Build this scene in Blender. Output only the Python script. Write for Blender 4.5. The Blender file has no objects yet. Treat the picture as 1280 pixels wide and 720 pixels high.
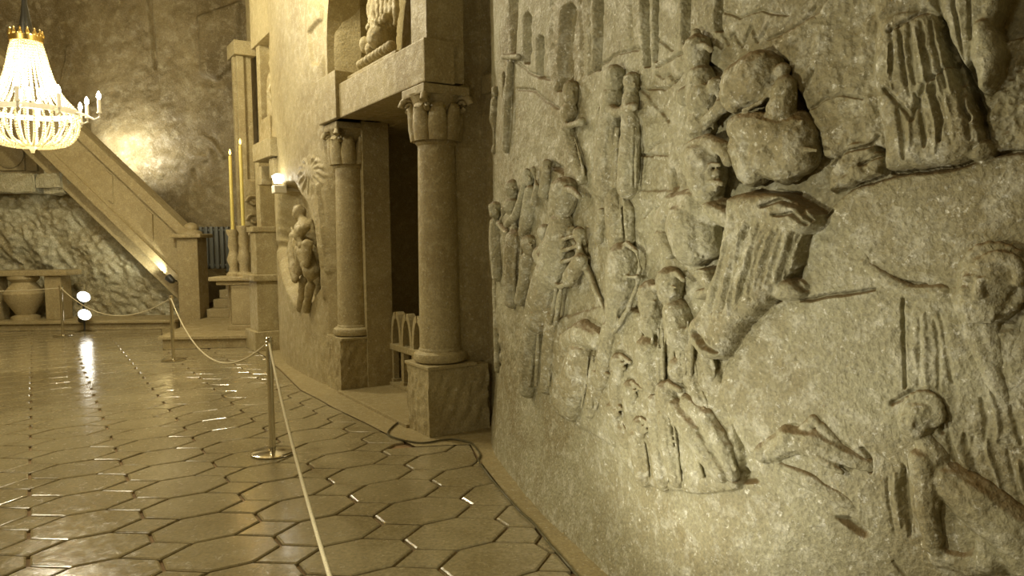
import bpy, bmesh, math, random
import numpy as np
from mathutils import Vector, Matrix
random.seed(7)
R = np.random.RandomState(11)
C = bpy.context.scene.collection
SC = bpy.context.scene

# ------------------------------------------------------------------ camera
F, PITCH, ROLL, H = 901.0, 0.068, -0.012, 1.65
cr, sr, cp, sp = math.cos(ROLL), math.sin(ROLL), math.cos(PITCH), math.sin(PITCH)
cam = bpy.data.cameras.new('camera'); camo = bpy.data.objects.new('camera', cam); C.objects.link(camo)
_X = Vector((cr, sr*sp, sr*cp)); _Y = Vector((-sr, cr*sp, cr*cp)); _Z = -Vector((0, cp, -sp))
camo.matrix_world = Matrix(((_X.x, _Y.x, _Z.x, 0), (_X.y, _Y.y, _Z.y, 0), (_X.z, _Y.z, _Z.z, H), (0, 0, 0, 1)))
cam.sensor_width = 36.0; cam.lens = 36.0*F/1280.0; cam.clip_start = 0.05; cam.clip_end = 100
SC.camera = camo

# ------------------------------------------------------------------ world, exposure
w = bpy.data.worlds.new('world'); SC.world = w; w.use_nodes = True
w.node_tree.nodes['Background'].inputs[0].default_value = (0.30, 0.25, 0.13, 1)
w.node_tree.nodes['Background'].inputs[1].default_value = 0.0
SC.view_settings.view_transform = 'Standard'; SC.view_settings.look = 'None'
SC.view_settings.exposure = 0.22; SC.view_settings.gamma = 1.0; SC.view_settings.use_curve_mapping = False

# ------------------------------------------------------------------ lamps of the hall (chandeliers out of view)
def point_light(name, loc, watts, col, rad):
    l = bpy.data.lights.new(name, 'POINT'); l.energy = watts; l.color = col; l.shadow_soft_size = rad
    o = bpy.data.objects.new(name, l); o.location = loc; C.objects.link(o); return o
def spot_light(name, loc, target, watts, col, rad, ang, blend=0.6):
    l = bpy.data.lights.new(name, 'SPOT'); l.energy = watts; l.color = col; l.shadow_soft_size = rad
    l.spot_size = math.radians(ang); l.spot_blend = blend
    o = bpy.data.objects.new(name, l); o.location = loc
    o.rotation_euler = (Vector(target)-Vector(loc)).to_track_quat('-Z', 'Y').to_euler(); C.objects.link(o); return o
WARM = (1.0, 0.89, 0.62)
point_light('hall_chandelier_light', (-2.6, 7.3, 4.95), 150, WARM, 0.14)
point_light('hall_chandelier_light', (-6.5, 4.0, 5.0), 360, WARM, 0.5)
point_light('hall_chandelier_light', (-5.0, -2.0, 4.0), 140, WARM, 0.5)
point_light('hall_chandelier_light', (-6.0, 9.6, 5.4), 430, WARM, 0.18)

# ------------------------------------------------------------------ picture point -> place
def ray(u, v):
    x = (u-640)/F; y = (360-v)/F
    x, y = cr*x-sr*y, sr*x+cr*y
    return np.array([x, cp+y*sp, -sp+y*cp])
EYE = np.array([0, 0, H])
def FL(u, v, z=0.0):
    d = ray(u, v); return EYE+d*((z-H)/d[2])
def ATY(u, v, Y):
    d = ray(u, v); return EYE+d*(Y/d[1])
# portal frame: a along the facade (away), b into the wall
PC = FL(537, 548); _c2 = FL(427, 492)
PA = (_c2-PC)/np.linalg.norm(_c2-PC); PB = np.array([PA[1], -PA[0], 0])
def PL(a, b, z): return PC+PA*a+PB*b+np.array([0, 0, z])
def ONB(u, v, b):
    d = ray(u, v); return EYE+d*((b-(EYE-PC)@PB)/(d@PB))
def ONA(u, v, a):
    d = ray(u, v); return EYE+d*((a-(EYE-PC)@PA)/(d@PA))
PROT = math.atan2(PA[1], PA[0])

# ------------------------------------------------------------------ noise
def _h(i, j, k):
    n = (i*374761393+j*668265263+k*2147483647+1013904223) & 0xffffffff
    n = ((n ^ (n >> 13))*1274126177) & 0xffffffff
    return ((n ^ (n >> 16)) & 0xffff)/65535.0
def vnoise(x, y, seed=0):
    xi = np.floor(x).astype(np.int64); yi = np.floor(y).astype(np.int64)
    fx = x-xi; fy = y-yi; fx = fx*fx*(3-2*fx); fy = fy*fy*(3-2*fy)
    a = _h(xi, yi, seed); b = _h(xi+1, yi, seed); c = _h(xi, yi+1, seed); d = _h(xi+1, yi+1, seed)
    return (a*(1-fx)+b*fx)*(1-fy)+(c*(1-fx)+d*fx)*fy
def fbm(x, y, o=4, seed=0):
    s = 0; am = 1; t = 0
    for k in range(o):
        s = s+am*(vnoise(x*2**k, y*2**k, seed+k*17)-0.5); t += am; am *= 0.5
    return s/t*2

# ------------------------------------------------------------------ materials
def new_mat(name):
    m = bpy.data.materials.new(name); m.use_nodes = True
    nt = m.node_tree; return m, nt, nt.nodes['Principled BSDF']
def nd(nt, t, **kw):
    n = nt.nodes.new(t)
    for k, v in kw.items():
        if k in ('inp',):
            for a, b in v.items(): n.inputs[a].default_value = b
        else: setattr(n, k, v)
    return n
def salt(name, c1, c2, c3, scale=1.0, bump=0.35, rough=(0.35, 0.7), fine=90, chip=0.0, speck=0.5, speck_scale=1.0, dust=0.0):
    """rock salt: two earthy tones in clouds, pale crystals, fine relief"""
    m, nt, bs = new_mat(name); L = nt.links
    geo = nd(nt, 'ShaderNodeNewGeometry')
    mp = nd(nt, 'ShaderNodeMapping'); L.new(geo.outputs['Position'], mp.inputs['Vector'])
    n1 = nd(nt, 'ShaderNodeTexNoise', inp={'Scale': 1.1*scale, 'Detail': 6, 'Roughness': 0.62, 'Distortion': 0.6})
    n2 = nd(nt, 'ShaderNodeTexNoise', inp={'Scale': 11*scale, 'Detail': 6, 'Roughness': 0.7, 'Distortion': 0.4})
    n3 = nd(nt, 'ShaderNodeTexNoise', inp={'Scale': fine, 'Detail': 4, 'Roughness': 0.65})
    vo = nd(nt, 'ShaderNodeTexVoronoi', inp={'Scale': 38*scale})
    for n in (n1, n2, n3, vo): L.new(mp.outputs[0], n.inputs['Vector'])
    r1 = nd(nt, 'ShaderNodeValToRGB'); L.new(n1.outputs[0], r1.inputs[0])
    r1.color_ramp.elements[0].position = 0.36; r1.color_ramp.elements[1].position = 0.66
    r1.color_ramp.elements[0].color = (*c1, 1); r1.color_ramp.elements[1].color = (*c2, 1)
    r2 = nd(nt, 'ShaderNodeValToRGB'); L.new(n2.outputs[0], r2.inputs[0])
    r2.color_ramp.elements[0].position = 0.50; r2.color_ramp.elements[1].position = 0.78
    r2.color_ramp.elements[0].color = (0, 0, 0, 1); r2.color_ramp.elements[1].color = (1, 1, 1, 1)
    mx = nd(nt, 'ShaderNodeMix', data_type='RGBA'); L.new(r2.outputs[0], mx.inputs[0])
    L.new(r1.outputs[0], mx.inputs[6]); mx.inputs[7].default_value = (*c3, 1)
    n4 = nd(nt, 'ShaderNodeTexNoise', inp={'Scale': 34*speck_scale, 'Detail': 3, 'Roughness': 0.75}); L.new(mp.outputs[0], n4.inputs['Vector'])
    r4 = nd(nt, 'ShaderNodeMapRange', inp={'From Min': 0.60, 'From Max': 0.72, 'To Min': 0.0, 'To Max': speck}); L.new(n4.outputs[0], r4.inputs[0])
    mx4 = nd(nt, 'ShaderNodeMix', data_type='RGBA'); L.new(r4.outputs[0], mx4.inputs[0]); L.new(mx.outputs[2], mx4.inputs[6]); mx4.inputs[7].default_value = (0.78, 0.76, 0.64, 1)
    mx = mx4
    r3 = nd(nt, 'ShaderNodeMapRange', inp={'From Min': 0.3, 'From Max': 0.75, 'To Min': 0.72, 'To Max': 1.28}); L.new(n3.outputs[0], r3.inputs[0])
    mu = nd(nt, 'ShaderNodeMix', data_type='RGBA', blend_type='MULTIPLY', inp={0: 1.0})
    L.new(mx.outputs[2], mu.inputs[6]); L.new(r3.outputs[0], mu.inputs[7])
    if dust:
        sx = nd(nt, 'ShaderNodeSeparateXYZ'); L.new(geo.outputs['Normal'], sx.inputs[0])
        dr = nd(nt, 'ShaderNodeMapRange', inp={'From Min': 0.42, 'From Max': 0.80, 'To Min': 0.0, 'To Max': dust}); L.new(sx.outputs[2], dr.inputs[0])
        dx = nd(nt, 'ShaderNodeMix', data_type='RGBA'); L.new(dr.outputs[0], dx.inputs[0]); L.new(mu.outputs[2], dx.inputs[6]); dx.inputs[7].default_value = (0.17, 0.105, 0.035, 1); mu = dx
    L.new(mu.outputs[2], bs.inputs['Base Color'])
    rr = nd(nt, 'ShaderNodeMapRange', inp={'From Min': 0.35, 'From Max': 0.65, 'To Min': rough[1], 'To Max': rough[0]}); L.new(n2.outputs[0], rr.inputs[0])
    L.new(rr.outputs[0], bs.inputs['Roughness'])
    ad = nd(nt, 'ShaderNodeMath', operation='MULTIPLY_ADD', inp={1: 0.6}); L.new(n2.outputs[0], ad.inputs[0]); L.new(n3.outputs[0], ad.inputs[2])
    a2 = nd(nt, 'ShaderNodeMath', operation='MULTIPLY_ADD', inp={1: 0.25+chip}); L.new(vo.outputs[0], a2.inputs[0]); L.new(ad.outputs[0], a2.inputs[2])
    bp = nd(nt, 'ShaderNodeBump', inp={'Strength': bump, 'Distance': 0.02}); L.new(a2.outputs[0], bp.inputs['Height'])
    L.new(bp.outputs[0], bs.inputs['Normal'])
    bs.inputs['Specular IOR Level'].default_value = 0.45
    return m
def simple(name, col, rough=0.5, metal=0.0, emit=None, strength=0.0, noise=0.0, nscale=30, bump=0.0):
    m, nt, bs = new_mat(name); L = nt.links
    bs.inputs['Roughness'].default_value = rough; bs.inputs['Metallic'].default_value = metal
    bs.inputs['Base Color'].default_value = (*col, 1)
    geo = nd(nt, 'ShaderNodeNewGeometry')
    n = nd(nt, 'ShaderNodeTexNoise', inp={'Scale': nscale, 'Detail': 4}); L.new(geo.outputs['Position'], n.inputs['Vector'])
    if noise:
        mr = nd(nt, 'ShaderNodeMapRange', inp={'From Min': 0.3, 'From Max': 0.7, 'To Min': 1-noise, 'To Max': 1+noise}); L.new(n.outputs[0], mr.inputs[0])
        mu = nd(nt, 'ShaderNodeMix', data_type='RGBA', blend_type='MULTIPLY', inp={0: 1.0}); mu.inputs[6].default_value = (*col, 1)
        L.new(mr.outputs[0], mu.inputs[7]); L.new(mu.outputs[2], bs.inputs['Base Color'])
    if bump:
        bp = nd(nt, 'ShaderNodeBump', inp={'Strength': bump, 'Distance': 0.01}); L.new(n.outputs[0], bp.inputs['Height']); L.new(bp.outputs[0], bs.inputs['Normal'])
    if emit:
        bs.inputs['Emission Color'].default_value = (*emit, 1); bs.inputs['Emission Strength'].default_value = strength
    return m
M = {}
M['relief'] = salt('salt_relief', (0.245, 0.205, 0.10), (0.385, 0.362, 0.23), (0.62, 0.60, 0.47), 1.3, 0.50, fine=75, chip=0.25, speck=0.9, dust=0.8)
M['portal'] = salt('salt_portal', (0.31, 0.245, 0.115), (0.43, 0.36, 0.19), (0.55, 0.48, 0.29), 1.0, 0.35, fine=60)
M['back'] = salt('salt_back_wall', (0.20, 0.150, 0.066), (0.43, 0.345, 0.18), (0.56, 0.49, 0.31), 0.5, 0.5, fine=35, chip=0.3)
M['rock'] = salt('salt_rock', (0.32, 0.27, 0.14), (0.43, 0.41, 0.28), (0.66, 0.62, 0.47), 1.0, 0.6, fine=35, chip=0.5)
M['rail'] = salt('salt_parapet', (0.33, 0.26, 0.125), (0.40, 0.325, 0.17), (0.48, 0.40, 0.23), 0.7, 0.2, fine=50)
M['ceil'] = salt('salt_ceiling', (0.36, 0.28, 0.13), (0.45, 0.36, 0.18), (0.52, 0.44, 0.26), 0.4, 0.5, fine=20)
def tile_mat():
    m = salt('salt_floor_tile', (0.25, 0.205, 0.105), (0.34, 0.29, 0.165), (0.40, 0.345, 0.22), 1.5, 0.035, rough=(0.05, 0.30), fine=45, speck=0.12)
    bs = m.node_tree.nodes['Principled BSDF']; bs.inputs['Specular IOR Level'].default_value = 0.85
    return m
M['tile'] = tile_mat()
M['grout'] = simple('floor_joint', (0.26, 0.165, 0.07), 0.8, noise=0.3, nscale=20)
M['border'] = salt('salt_floor_border', (0.30, 0.24, 0.115), (0.36, 0.29, 0.145), (0.42, 0.35, 0.19), 1.2, 0.15, rough=(0.4, 0.6), fine=60)
M['steel'] = simple('polished_steel', (0.72, 0.68, 0.56), 0.14, 1.0, noise=0.05)
M['rope'] = simple('cream_rope', (0.62, 0.55, 0.36), 0.8, noise=0.25, nscale=180, bump=0.5)
M['cord'] = simple('dark_cable', (0.10, 0.085, 0.035), 0.5, noise=0.2)
M['brass'] = simple('brass', (0.60, 0.42, 0.13), 0.3, 1.0, noise=0.1)
M['wax'] = simple('candle_wax', (0.66, 0.55, 0.16), 0.4, noise=0.05)
M['flame'] = simple('flame', (1, 0.6, 0.1), 0.5, emit=(1.0, 0.55, 0.08), strength=9)
M['radiator'] = simple('grey_radiator_paint', (0.17, 0.175, 0.15), 0.4, noise=0.1)
M['black'] = simple('black_metal', (0.03, 0.028, 0.02), 0.45, noise=0.2)
M['lamp'] = simple('lamp_glass', (1, 1, 1), 0.2, emit=(1.0, 0.97, 0.88), strength=6)
M['bulb'] = simple('candle_bulb', (1, 1, 1), 0.2, emit=(1.0, 0.93, 0.74), strength=40)
M['ivory'] = simple('ivory_tube', (0.85, 0.80, 0.66), 0.4, noise=0.05)
M['bracket'] = simple('pale_bracket', (0.55, 0.50, 0.36), 0.5, noise=0.1)
def crystal():
    m, nt, bs = new_mat('salt_crystal_bead'); L = nt.links
    geo = nd(nt, 'ShaderNodeNewGeometry'); n = nd(nt, 'ShaderNodeTexNoise', inp={'Scale': 60.0})
    L.new(geo.outputs['Position'], n.inputs['Vector'])
    mr = nd(nt, 'ShaderNodeMapRange', inp={'To Min': 0.05, 'To Max': 0.35}); L.new(n.outputs[0], mr.inputs[0]); L.new(mr.outputs[0], bs.inputs['Roughness'])
    bs.inputs['Base Color'].default_value = (0.93, 0.88, 0.72, 1)
    tr = nd(nt, 'ShaderNodeBsdfTranslucent'); tr.inputs[0].default_value = (0.95, 0.90, 0.74, 1)
    mx = nd(nt, 'ShaderNodeMixShader', inp={0: 0.55}); L.new(bs.outputs[0], mx.inputs[1]); L.new(tr.outputs[0], mx.inputs[2])
    L.new(mx.outputs[0], nt.nodes['Material Output'].inputs['Surface']); return m
M['crystal'] = crystal()

# ------------------------------------------------------------------ object helpers
def tag(o, label=None, cat=None, group=None, kind=None):
    if label: o['label'] = label
    if cat: o['category'] = cat
    if group: o['group'] = group
    if kind: o['kind'] = kind
    return o
def link(name, me, mat=None, parent=None, loc=None):
    if mat is not None and not me.materials: me.materials.append(M[mat] if isinstance(mat, str) else mat)
    o = bpy.data.objects.new(name, me); C.objects.link(o)
    if parent is not None: o.parent = parent
    if loc is not None: o.location = loc
    return o
def empty(name, loc, rz=0.0):
    o = bpy.data.objects.new(name, None); C.objects.link(o); o.location = loc; o.rotation_euler = (0, 0, rz); o.empty_display_size = 0.1
    bpy.context.view_layer.update(); return o
def mesh_from(name, verts, faces, smooth=False):
    me = bpy.data.meshes.new(name); me.from_pydata([tuple(map(float, v)) for v in verts], [], [tuple(f) for f in faces]); me.update()
    if smooth: me.polygons.foreach_set('use_smooth', [True]*len(me.polygons))
    return me
class MB:
    """collects shapes into one mesh"""
    def __init__(s): s.bm = bmesh.new()
    def box(s, x0, x1, y0, y1, z0, z1, bev=0.0):
        vs = [s.bm.verts.new((x, y, z)) for x in (x0, x1) for y in (y0, y1) for z in (z0, z1)]
        fs = [(0, 1, 3, 2), (4, 6, 7, 5), (0, 4, 5, 1), (2, 3, 7, 6), (0, 2, 6, 4), (1, 5, 7, 3)]
        f = [s.bm.faces.new([vs[i] for i in q]) for q in fs]
        if bev:
            es = list({e for q in f for e in q.edges})
            bmesh.ops.bevel(s.bm, geom=es, offset=bev, segments=2, affect='EDGES', profile=0.6)
        return s
    def prism(s, poly, axis, t0, t1):
        """poly in the two other axes, extruded along axis ('x','y','z')"""
        def p(q, t): return {'x': (t, q[0], q[1]), 'y': (q[0], t, q[1]), 'z': (q[0], q[1], t)}[axis]
        a = [s.bm.verts.new(p(q, t0)) for q in poly]; b = [s.bm.verts.new(p(q, t1)) for q in poly]
        n = len(poly)
        s.bm.faces.new(a[::-1]); s.bm.faces.new(b)
        for i in range(n): s.bm.faces.new((a[i], a[(i+1) % n], b[(i+1) % n], b[i]))
        return s
    def lathe(s, prof, seg=24, c=(0, 0, 0), cap=True):
        rings = []
        for r, z in prof:
            rings.append([s.bm.verts.new((c[0]+r*math.cos(2*math.pi*k/seg), c[1]+r*math.sin(2*math.pi*k/seg), c[2]+z)) for k in range(seg)])
        for A, B in zip(rings, rings[1:]):
            for k in range(seg): s.bm.faces.new((A[k], A[(k+1) % seg], B[(k+1) % seg], B[k]))
        if cap:
            s.bm.faces.new(rings[0][::-1]); s.bm.faces.new(rings[-1])
        return s
    def tube(s, pts, r, seg=8):
        pts = [Vector(p) for p in pts]; rs = r if isinstance(r, (list, tuple)) else [r]*len(pts)
        rings = []; up = Vector((0, 0, 1))
        for i, p in enumerate(pts):
            t = (pts[min(i+1, len(pts)-1)]-pts[max(i-1, 0)]).normalized()
            x = t.cross(up)
            if x.length < 1e-3: x = t.cross(Vector((0, 1, 0)))
            x.normalize(); y = x.cross(t).normalized()
            rings.append([s.bm.verts.new(p+(x*math.cos(2*math.pi*k/seg)+y*math.sin(2*math.pi*k/seg))*rs[i]) for k in range(seg)])
        for A, B in zip(rings, rings[1:]):
            for k in range(seg): s.bm.faces.new((A[k], A[(k+1) % seg], B[(k+1) % seg], B[k]))
        s.bm.faces.new(rings[0][::-1]); s.bm.faces.new(rings[-1]); return s
    def ball(s, c, r, sub=2, m=None):
        rr = r if isinstance(r, (list, tuple)) else (r, r, r)
        mt = Matrix.Translation(c) @ (m if m else Matrix.Identity(4)) @ Matrix.Diagonal((*rr, 1))
        bmesh.ops.create_icosphere(s.bm, subdivisions=sub, radius=1.0, matrix=mt); return s
    def data(s, name, smooth=False, ang=None):
        bmesh.ops.recalc_face_normals(s.bm, faces=s.bm.faces)
        me = bpy.data.meshes.new(name); s.bm.to_mesh(me); s.bm.free()
        if smooth: me.polygons.foreach_set('use_smooth', [True]*len(me.polygons))
        if smooth and ang:
            me.set_sharp_from_angle(angle=math.radians(ang))
        return me
    def build(s, name, mat, parent=None, smooth=False, ang=35, loc=None):
        return link(name, s.data(name, smooth, ang), mat, parent, loc)
def blob(name, mat, parts, voxel, parent=None, loc=None, smooth_it=2, rough=0.022):
    """one continuous carved body: parts = ('b',centre,radii) or ('t',points,radii), fused"""
    mb = MB()
    for p in parts:
        if p[0] == 'b': mb.ball(p[1], p[2], 3, p[3] if len(p) > 3 else None)
        else:
            mb.tube(p[1], p[2], 10)
            for q, r in zip(p[1], p[2] if isinstance(p[2], (list, tuple)) else [p[2]]*len(p[1])): mb.ball(q, r, 2)
    o = mb.build(name, mat, parent, True, None, loc)
    md = o.modifiers.new('fuse', 'REMESH'); md.mode = 'VOXEL'; md.voxel_size = voxel; md.use_smooth_shade = True
    tx = bpy.data.textures.get('carving') or bpy.data.textures.new('carving', 'CLOUDS'); tx.noise_scale = 0.05
    dm = o.modifiers.new('carve', 'DISPLACE'); dm.texture = tx; dm.strength = rough; dm.mid_level = 0.5; dm.texture_coords = 'LOCAL'
    sm = o.modifiers.new('soft', 'SMOOTH'); sm.factor = 0.5; sm.iterations = smooth_it
    return o
def copy_tree(o, parent=None):
    c = o.copy(); C.objects.link(c); c.parent = parent
    for ch in list(o.children): copy_tree(ch, c)
    return c
def catmull(pts, n=24):
    P = np.array(pts, float); P = np.vstack([2*P[0]-P[1], P, 2*P[-1]-P[-2]]); out = []
    for i in range(1, len(P)-2):
        for t in np.linspace(0, 1, n, endpoint=False):
            out.append(0.5*((2*P[i])+(-P[i-1]+P[i+1])*t+(2*P[i-1]-5*P[i]+4*P[i+1]-P[i+2])*t*t+(-P[i-1]+3*P[i]-3*P[i+1]+P[i+2])*t**3))
    out.append(P[-2]); return np.array(out)

# ------------------------------------------------------------------ carved wall: a surface over a plan path, raised and cut in real depth
class Relief:
    def __init__(s, path, side):
        s.P = catmull(path, 40); d = np.diff(s.P, axis=0); L = np.hypot(d[:, 0], d[:, 1])
        s.S = np.concatenate([[0], np.cumsum(L)])
        t = np.gradient(s.P, axis=0); t /= np.linalg.norm(t, axis=1)[:, None]
        s.N = np.stack([-t[:, 1], t[:, 0]], 1)*side          # towards the room
        s.figs = []; s.prims = []; s.cur = 0
    def plan(s, q, off=0):
        x = np.interp(q, s.S, s.P[:, 0]); y = np.interp(q, s.S, s.P[:, 1])
        nx = np.interp(q, s.S, s.N[:, 0]); ny = np.interp(q, s.S, s.N[:, 1])
        return x+nx*off, y+ny*off
    def un(s, u, v, off=0.0):
        """place on the wall: (along, height, metres per picture point)"""
        d = ray(u, v); Q = s.P+s.N*off
        g = d[0]*Q[:, 1]-d[1]*Q[:, 0]
        k = np.nonzero(g[:-1]*g[1:] <= 0)[0]
        best = None
        for i in k:
            t = g[i]/(g[i]-g[i+1]+1e-12); y = Q[i, 1]+(Q[i+1, 1]-Q[i, 1])*t
            if y > 0.2 and (best is None or y < best[0]): best = (y, s.S[i]+(s.S[i+1]-s.S[i])*t)
        if best is None:
            j = 0 if abs(g[0]) < abs(g[-1]) else -1
            best = (Q[j, 1], s.S[j])
        y, q = best
        return q, H+d[2]*y/d[1], y/F
    def grid(s, us, vs, zlo, zhi, extra_lo=6, extra_hi=6, s_lo=None, s_hi=None):
        base = [s.un(u, 330)[0] for u in us]
        cols = sorted(set(np.round(base, 6)))
        if s_lo is not None: cols = list(np.linspace(s_lo, cols[0], 6)[:-1])+cols
        if s_hi is not None: cols = cols+list(np.linspace(cols[-1], s_hi, 8)[1:])
        s.cs = np.array(cols); x, y = s.plan(s.cs)
        rows = []
        for Y in np.maximum(y, 0.9):
            z = H+Y*(299-np.array(vs))/F; z = np.sort(np.clip(z, zlo, zhi))
            rows.append(np.concatenate([np.linspace(zlo, z[0], extra_lo+1)[:-1], z, np.linspace(z[-1], zhi, extra_hi+1)[1:]]))
        s.Z = np.array(rows); s.Sg = np.repeat(s.cs[:, None], s.Z.shape[1], 1)
        s.Hh = np.zeros_like(s.Z); s.own = np.zeros(s.Z.shape, int)
        s.Sx = s.Sg+s.warp*fbm(s.Sg/0.085, s.Z/0.085, 3, 61)+0.4*s.warp*fbm(s.Sg/0.025, s.Z/0.025, 2, 63)
        s.Zx = s.Z+s.warp*fbm(s.Sg/0.085, s.Z/0.085, 3, 71)+0.4*s.warp*fbm(s.Sg/0.025, s.Z/0.025, 2, 73)
    def fig(s, name, label): s.figs.append((name, label)); s.cur = len(s.figs)
    def bg(s): s.cur = 0
    def _win(s, pts, pad):
        a = np.searchsorted(s.cs, min(p[0] for p in pts)-pad); b = np.searchsorted(s.cs, max(p[0] for p in pts)+pad)
        return slice(max(a-1, 0), min(b+1, len(s.cs)))
    def fs(s, u, v, m): return abs(s.un(u+3, v)[0]-s.un(u-3, v)[0])/(6*m)
    def deep(s, u, v, m): return min(1+0.22*max(s.fs(u, v, m)-1, 0), 1.45) if s.warp else 1.0
    def kx(s, u, v, m): return min(max(s.fs(u, v, m)**0.55, 1), 1.25) if s.warp else 1.0
    def _seg(s, W, pts, rs, k=1.0):
        S, Z = s.Sx[W]/k, s.Zx[W]; pts = [(p[0]/k, p[1]) for p in pts]; best = np.full(S.shape, 1e9); bd = np.full(S.shape, 1e9); br = np.ones(S.shape)
        if len(pts) == 1: pts = [pts[0], (pts[0][0]+1e-5, pts[0][1])]; rs = [rs[0], rs[0]]
        for (x0, y0), (x1, y1), r0, r1 in zip(pts, pts[1:], rs, rs[1:]):
            dx, dy = x1-x0, y1-y0; t = np.clip(((S-x0)*dx+(Z-y0)*dy)/(dx*dx+dy*dy+1e-12), 0, 1)
            d = np.hypot(S-x0-t*dx, Z-y0-t*dy); r = r0+(r1-r0)*t; q = d/r
            m = q < best; best = np.where(m, q, best); bd = np.where(m, d, bd); br = np.where(m, r, br)
        return best, bd, br
    def _put(s, W, h, mask):
        up = mask & (h > s.Hh[W]); s.Hh[W] = np.where(up, h, s.Hh[W]); s.own[W] = np.where(up, s.cur, s.own[W])
    def S_(s, pts, h, b=0):
        """limb: pts (u,v,r), heights in picture points at that distance"""
        W_, rs, ms = [], [], []
        m0 = s.un(pts[0][0], pts[0][1])[2]; g_ = s.deep(pts[0][0], pts[0][1], m0); h *= g_; b *= g_
        for u, v, r in pts:
            x, z, m = s.un(u, v, (b+0.45*h)*m0); W_.append((x, z)); rs.append(r*m); ms.append(m)
        k = s.kx(pts[0][0], pts[0][1], ms[0]); W = s._win(W_, max(rs)*k); q, d, r = s._seg(W, W_, rs, k); m = np.mean(ms)
        s._put(W, b*m+h*m*np.sqrt(np.clip(1-q*q, 0, 1)), q < 1)
    def E_(s, u, v, ru, rv, h, b=0, ang=0, pw=0.5):
        m0 = s.un(u, v)[2]; g_ = s.deep(u, v, m0); h *= g_; b *= g_; x, z, m = s.un(u, v, (b+0.45*h)*m0); k = s.kx(u, v, m); W = s._win([(x, z)], max(ru, rv)*m*k)
        c, n = math.cos(math.radians(ang)), math.sin(math.radians(ang))
        X = (s.Sx[W]-x)/k; Z = s.Zx[W]-z
        p, q = X*c+Z*n, -X*n+Z*c
        r2 = (p/(ru*m))**2+(q/(rv*m))**2
        s._put(W, b*m+h*m*np.clip(1-r2, 0, 1)**pw, r2 < 1)
    us = 1.0; warp = 0.0
    def _inside(s, W, pts):
        S, Z = s.Sx[W], s.Zx[W]; ins = np.zeros(S.shape, bool); dist = np.full(S.shape, 1e9); n = len(pts)
        for i in range(n):
            (x0, y0), (x1, y1) = pts[i], pts[(i+1) % n]
            c = ((y0 > Z) != (y1 > Z)); xx = (x1-x0)*(Z-y0)/((y1-y0) if abs(y1-y0) > 1e-12 else 1e-12)+x0
            ins ^= c & (S < xx)
            dx, dy = x1-x0, y1-y0; t = np.clip(((S-x0)*dx+(Z-y0)*dy)/(dx*dx+dy*dy+1e-12), 0, 1)
            dist = np.minimum(dist, np.hypot(S-x0-t*dx, Z-y0-t*dy))
        return ins, dist
    def P_(s, pts, b, h=0, edge=8, rough=0, tilt=(0, 0)):
        """raised plateau with a rounded edge"""
        m0 = s.un(*pts[0])[2]; Q = [s.un(u, v, b*m0) for u, v in pts]; m = np.mean([q[2] for q in Q])
        pp = [(q[0], q[1]) for q in Q]; mu_ = np.mean(pts, axis=0); fs = s.fs(mu_[0], mu_[1], m)
        k_ = min(max(fs*0.9, 1), 2.6) if s.warp and s.cur else 1.0
        if s.warp and s.cur:
            c_ = np.mean([q[0] for q in pp]); sq = 1/(1+0.22*max(fs-1, 0)); pp = [(c_+(x-c_)*sq, z) for x, z in pp]
        W = s._win(pp, 0); ins, d = s._inside(W, pp)
        h = h*(1+0.15*(k_-1)); t = np.clip(d/(edge*k_*m), 0, 1); hh = b*m+h*m*np.sqrt(np.clip(1-(1-t)**2, 0, 1))
        if rough: hh = hh+rough*m*fbm(s.Sg[W]/(14*m), s.Z[W]/(14*m), 4, len(pts))
        if tilt != (0, 0):
            cx = np.mean([q[0] for q in pp]); cz = np.mean([q[1] for q in pp]); hh = hh+tilt[0]*(s.Sg[W]-cx)+tilt[1]*(s.Z[W]-cz)
        s._put(W, hh, ins)
    def C_(s, pts, depth, edge=4, absolute=False):
        """recess"""
        m0 = s.un(*pts[0])[2]; Q = [s.un(u, v) for u, v in pts]; m = np.mean([q[2] for q in Q]); W = s._win(Q, 0)
        ins, d = s._inside(W, [(q[0], q[1]) for q in Q]); t = np.clip(d/(edge*m), 0, 1)
        if absolute: s.Hh[W] = np.where(ins, s.Hh[W]*(1-t)-depth*m*t, s.Hh[W])
        else: s.Hh[W] = np.where(ins, s.Hh[W]-depth*m*t, s.Hh[W])
    def A_(s, pts, h, off=12):
        """fold (h>0) or groove (h<0): pts (u,v,r)"""
        W_, rs = [], []
        m0 = s.un(pts[0][0], pts[0][1])[2]
        for u, v, r in pts:
            x, z, m = s.un(u, v, off*m0); W_.append((x, z)); rs.append(r*m)
        k = s.kx(pts[0][0], pts[0][1], m); W = s._win(W_, max(rs)*k); q, d, r = s._seg(W, W_, rs, k)
        s.Hh[W] += h*m*0.5*(1+np.cos(math.pi*np.clip(q, 0, 1)))
    def slot(s, u0, v0, u1, v1, w, depth, pointed=True):
        L = math.hypot(u1-u0, v1-v0); tx, ty = (u1-u0)/L, (v1-v0)/L; nx, ny = -ty, tx; P = []
        for t, k in ((0, 0.0), (0.5*w/L, 0.75), (1.1*w/L, 1.0), (1, 0.8)): P.append((u0+tx*L*t+nx*w*k, v0+ty*L*t+ny*w*k))
        for t, k in ((1, 0.8), (1.1*w/L, 1.0), (0.5*w/L, 0.75)): P.append((u0+tx*L*t-nx*w*k, v0+ty*L*t-ny*w*k))
        s.C_(P, depth, 2.5)
    def G_(s, pts, wd=1.6, dep=4, off=6): s.A_([(u, v, wd) for u, v in pts], -dep, off)
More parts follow.
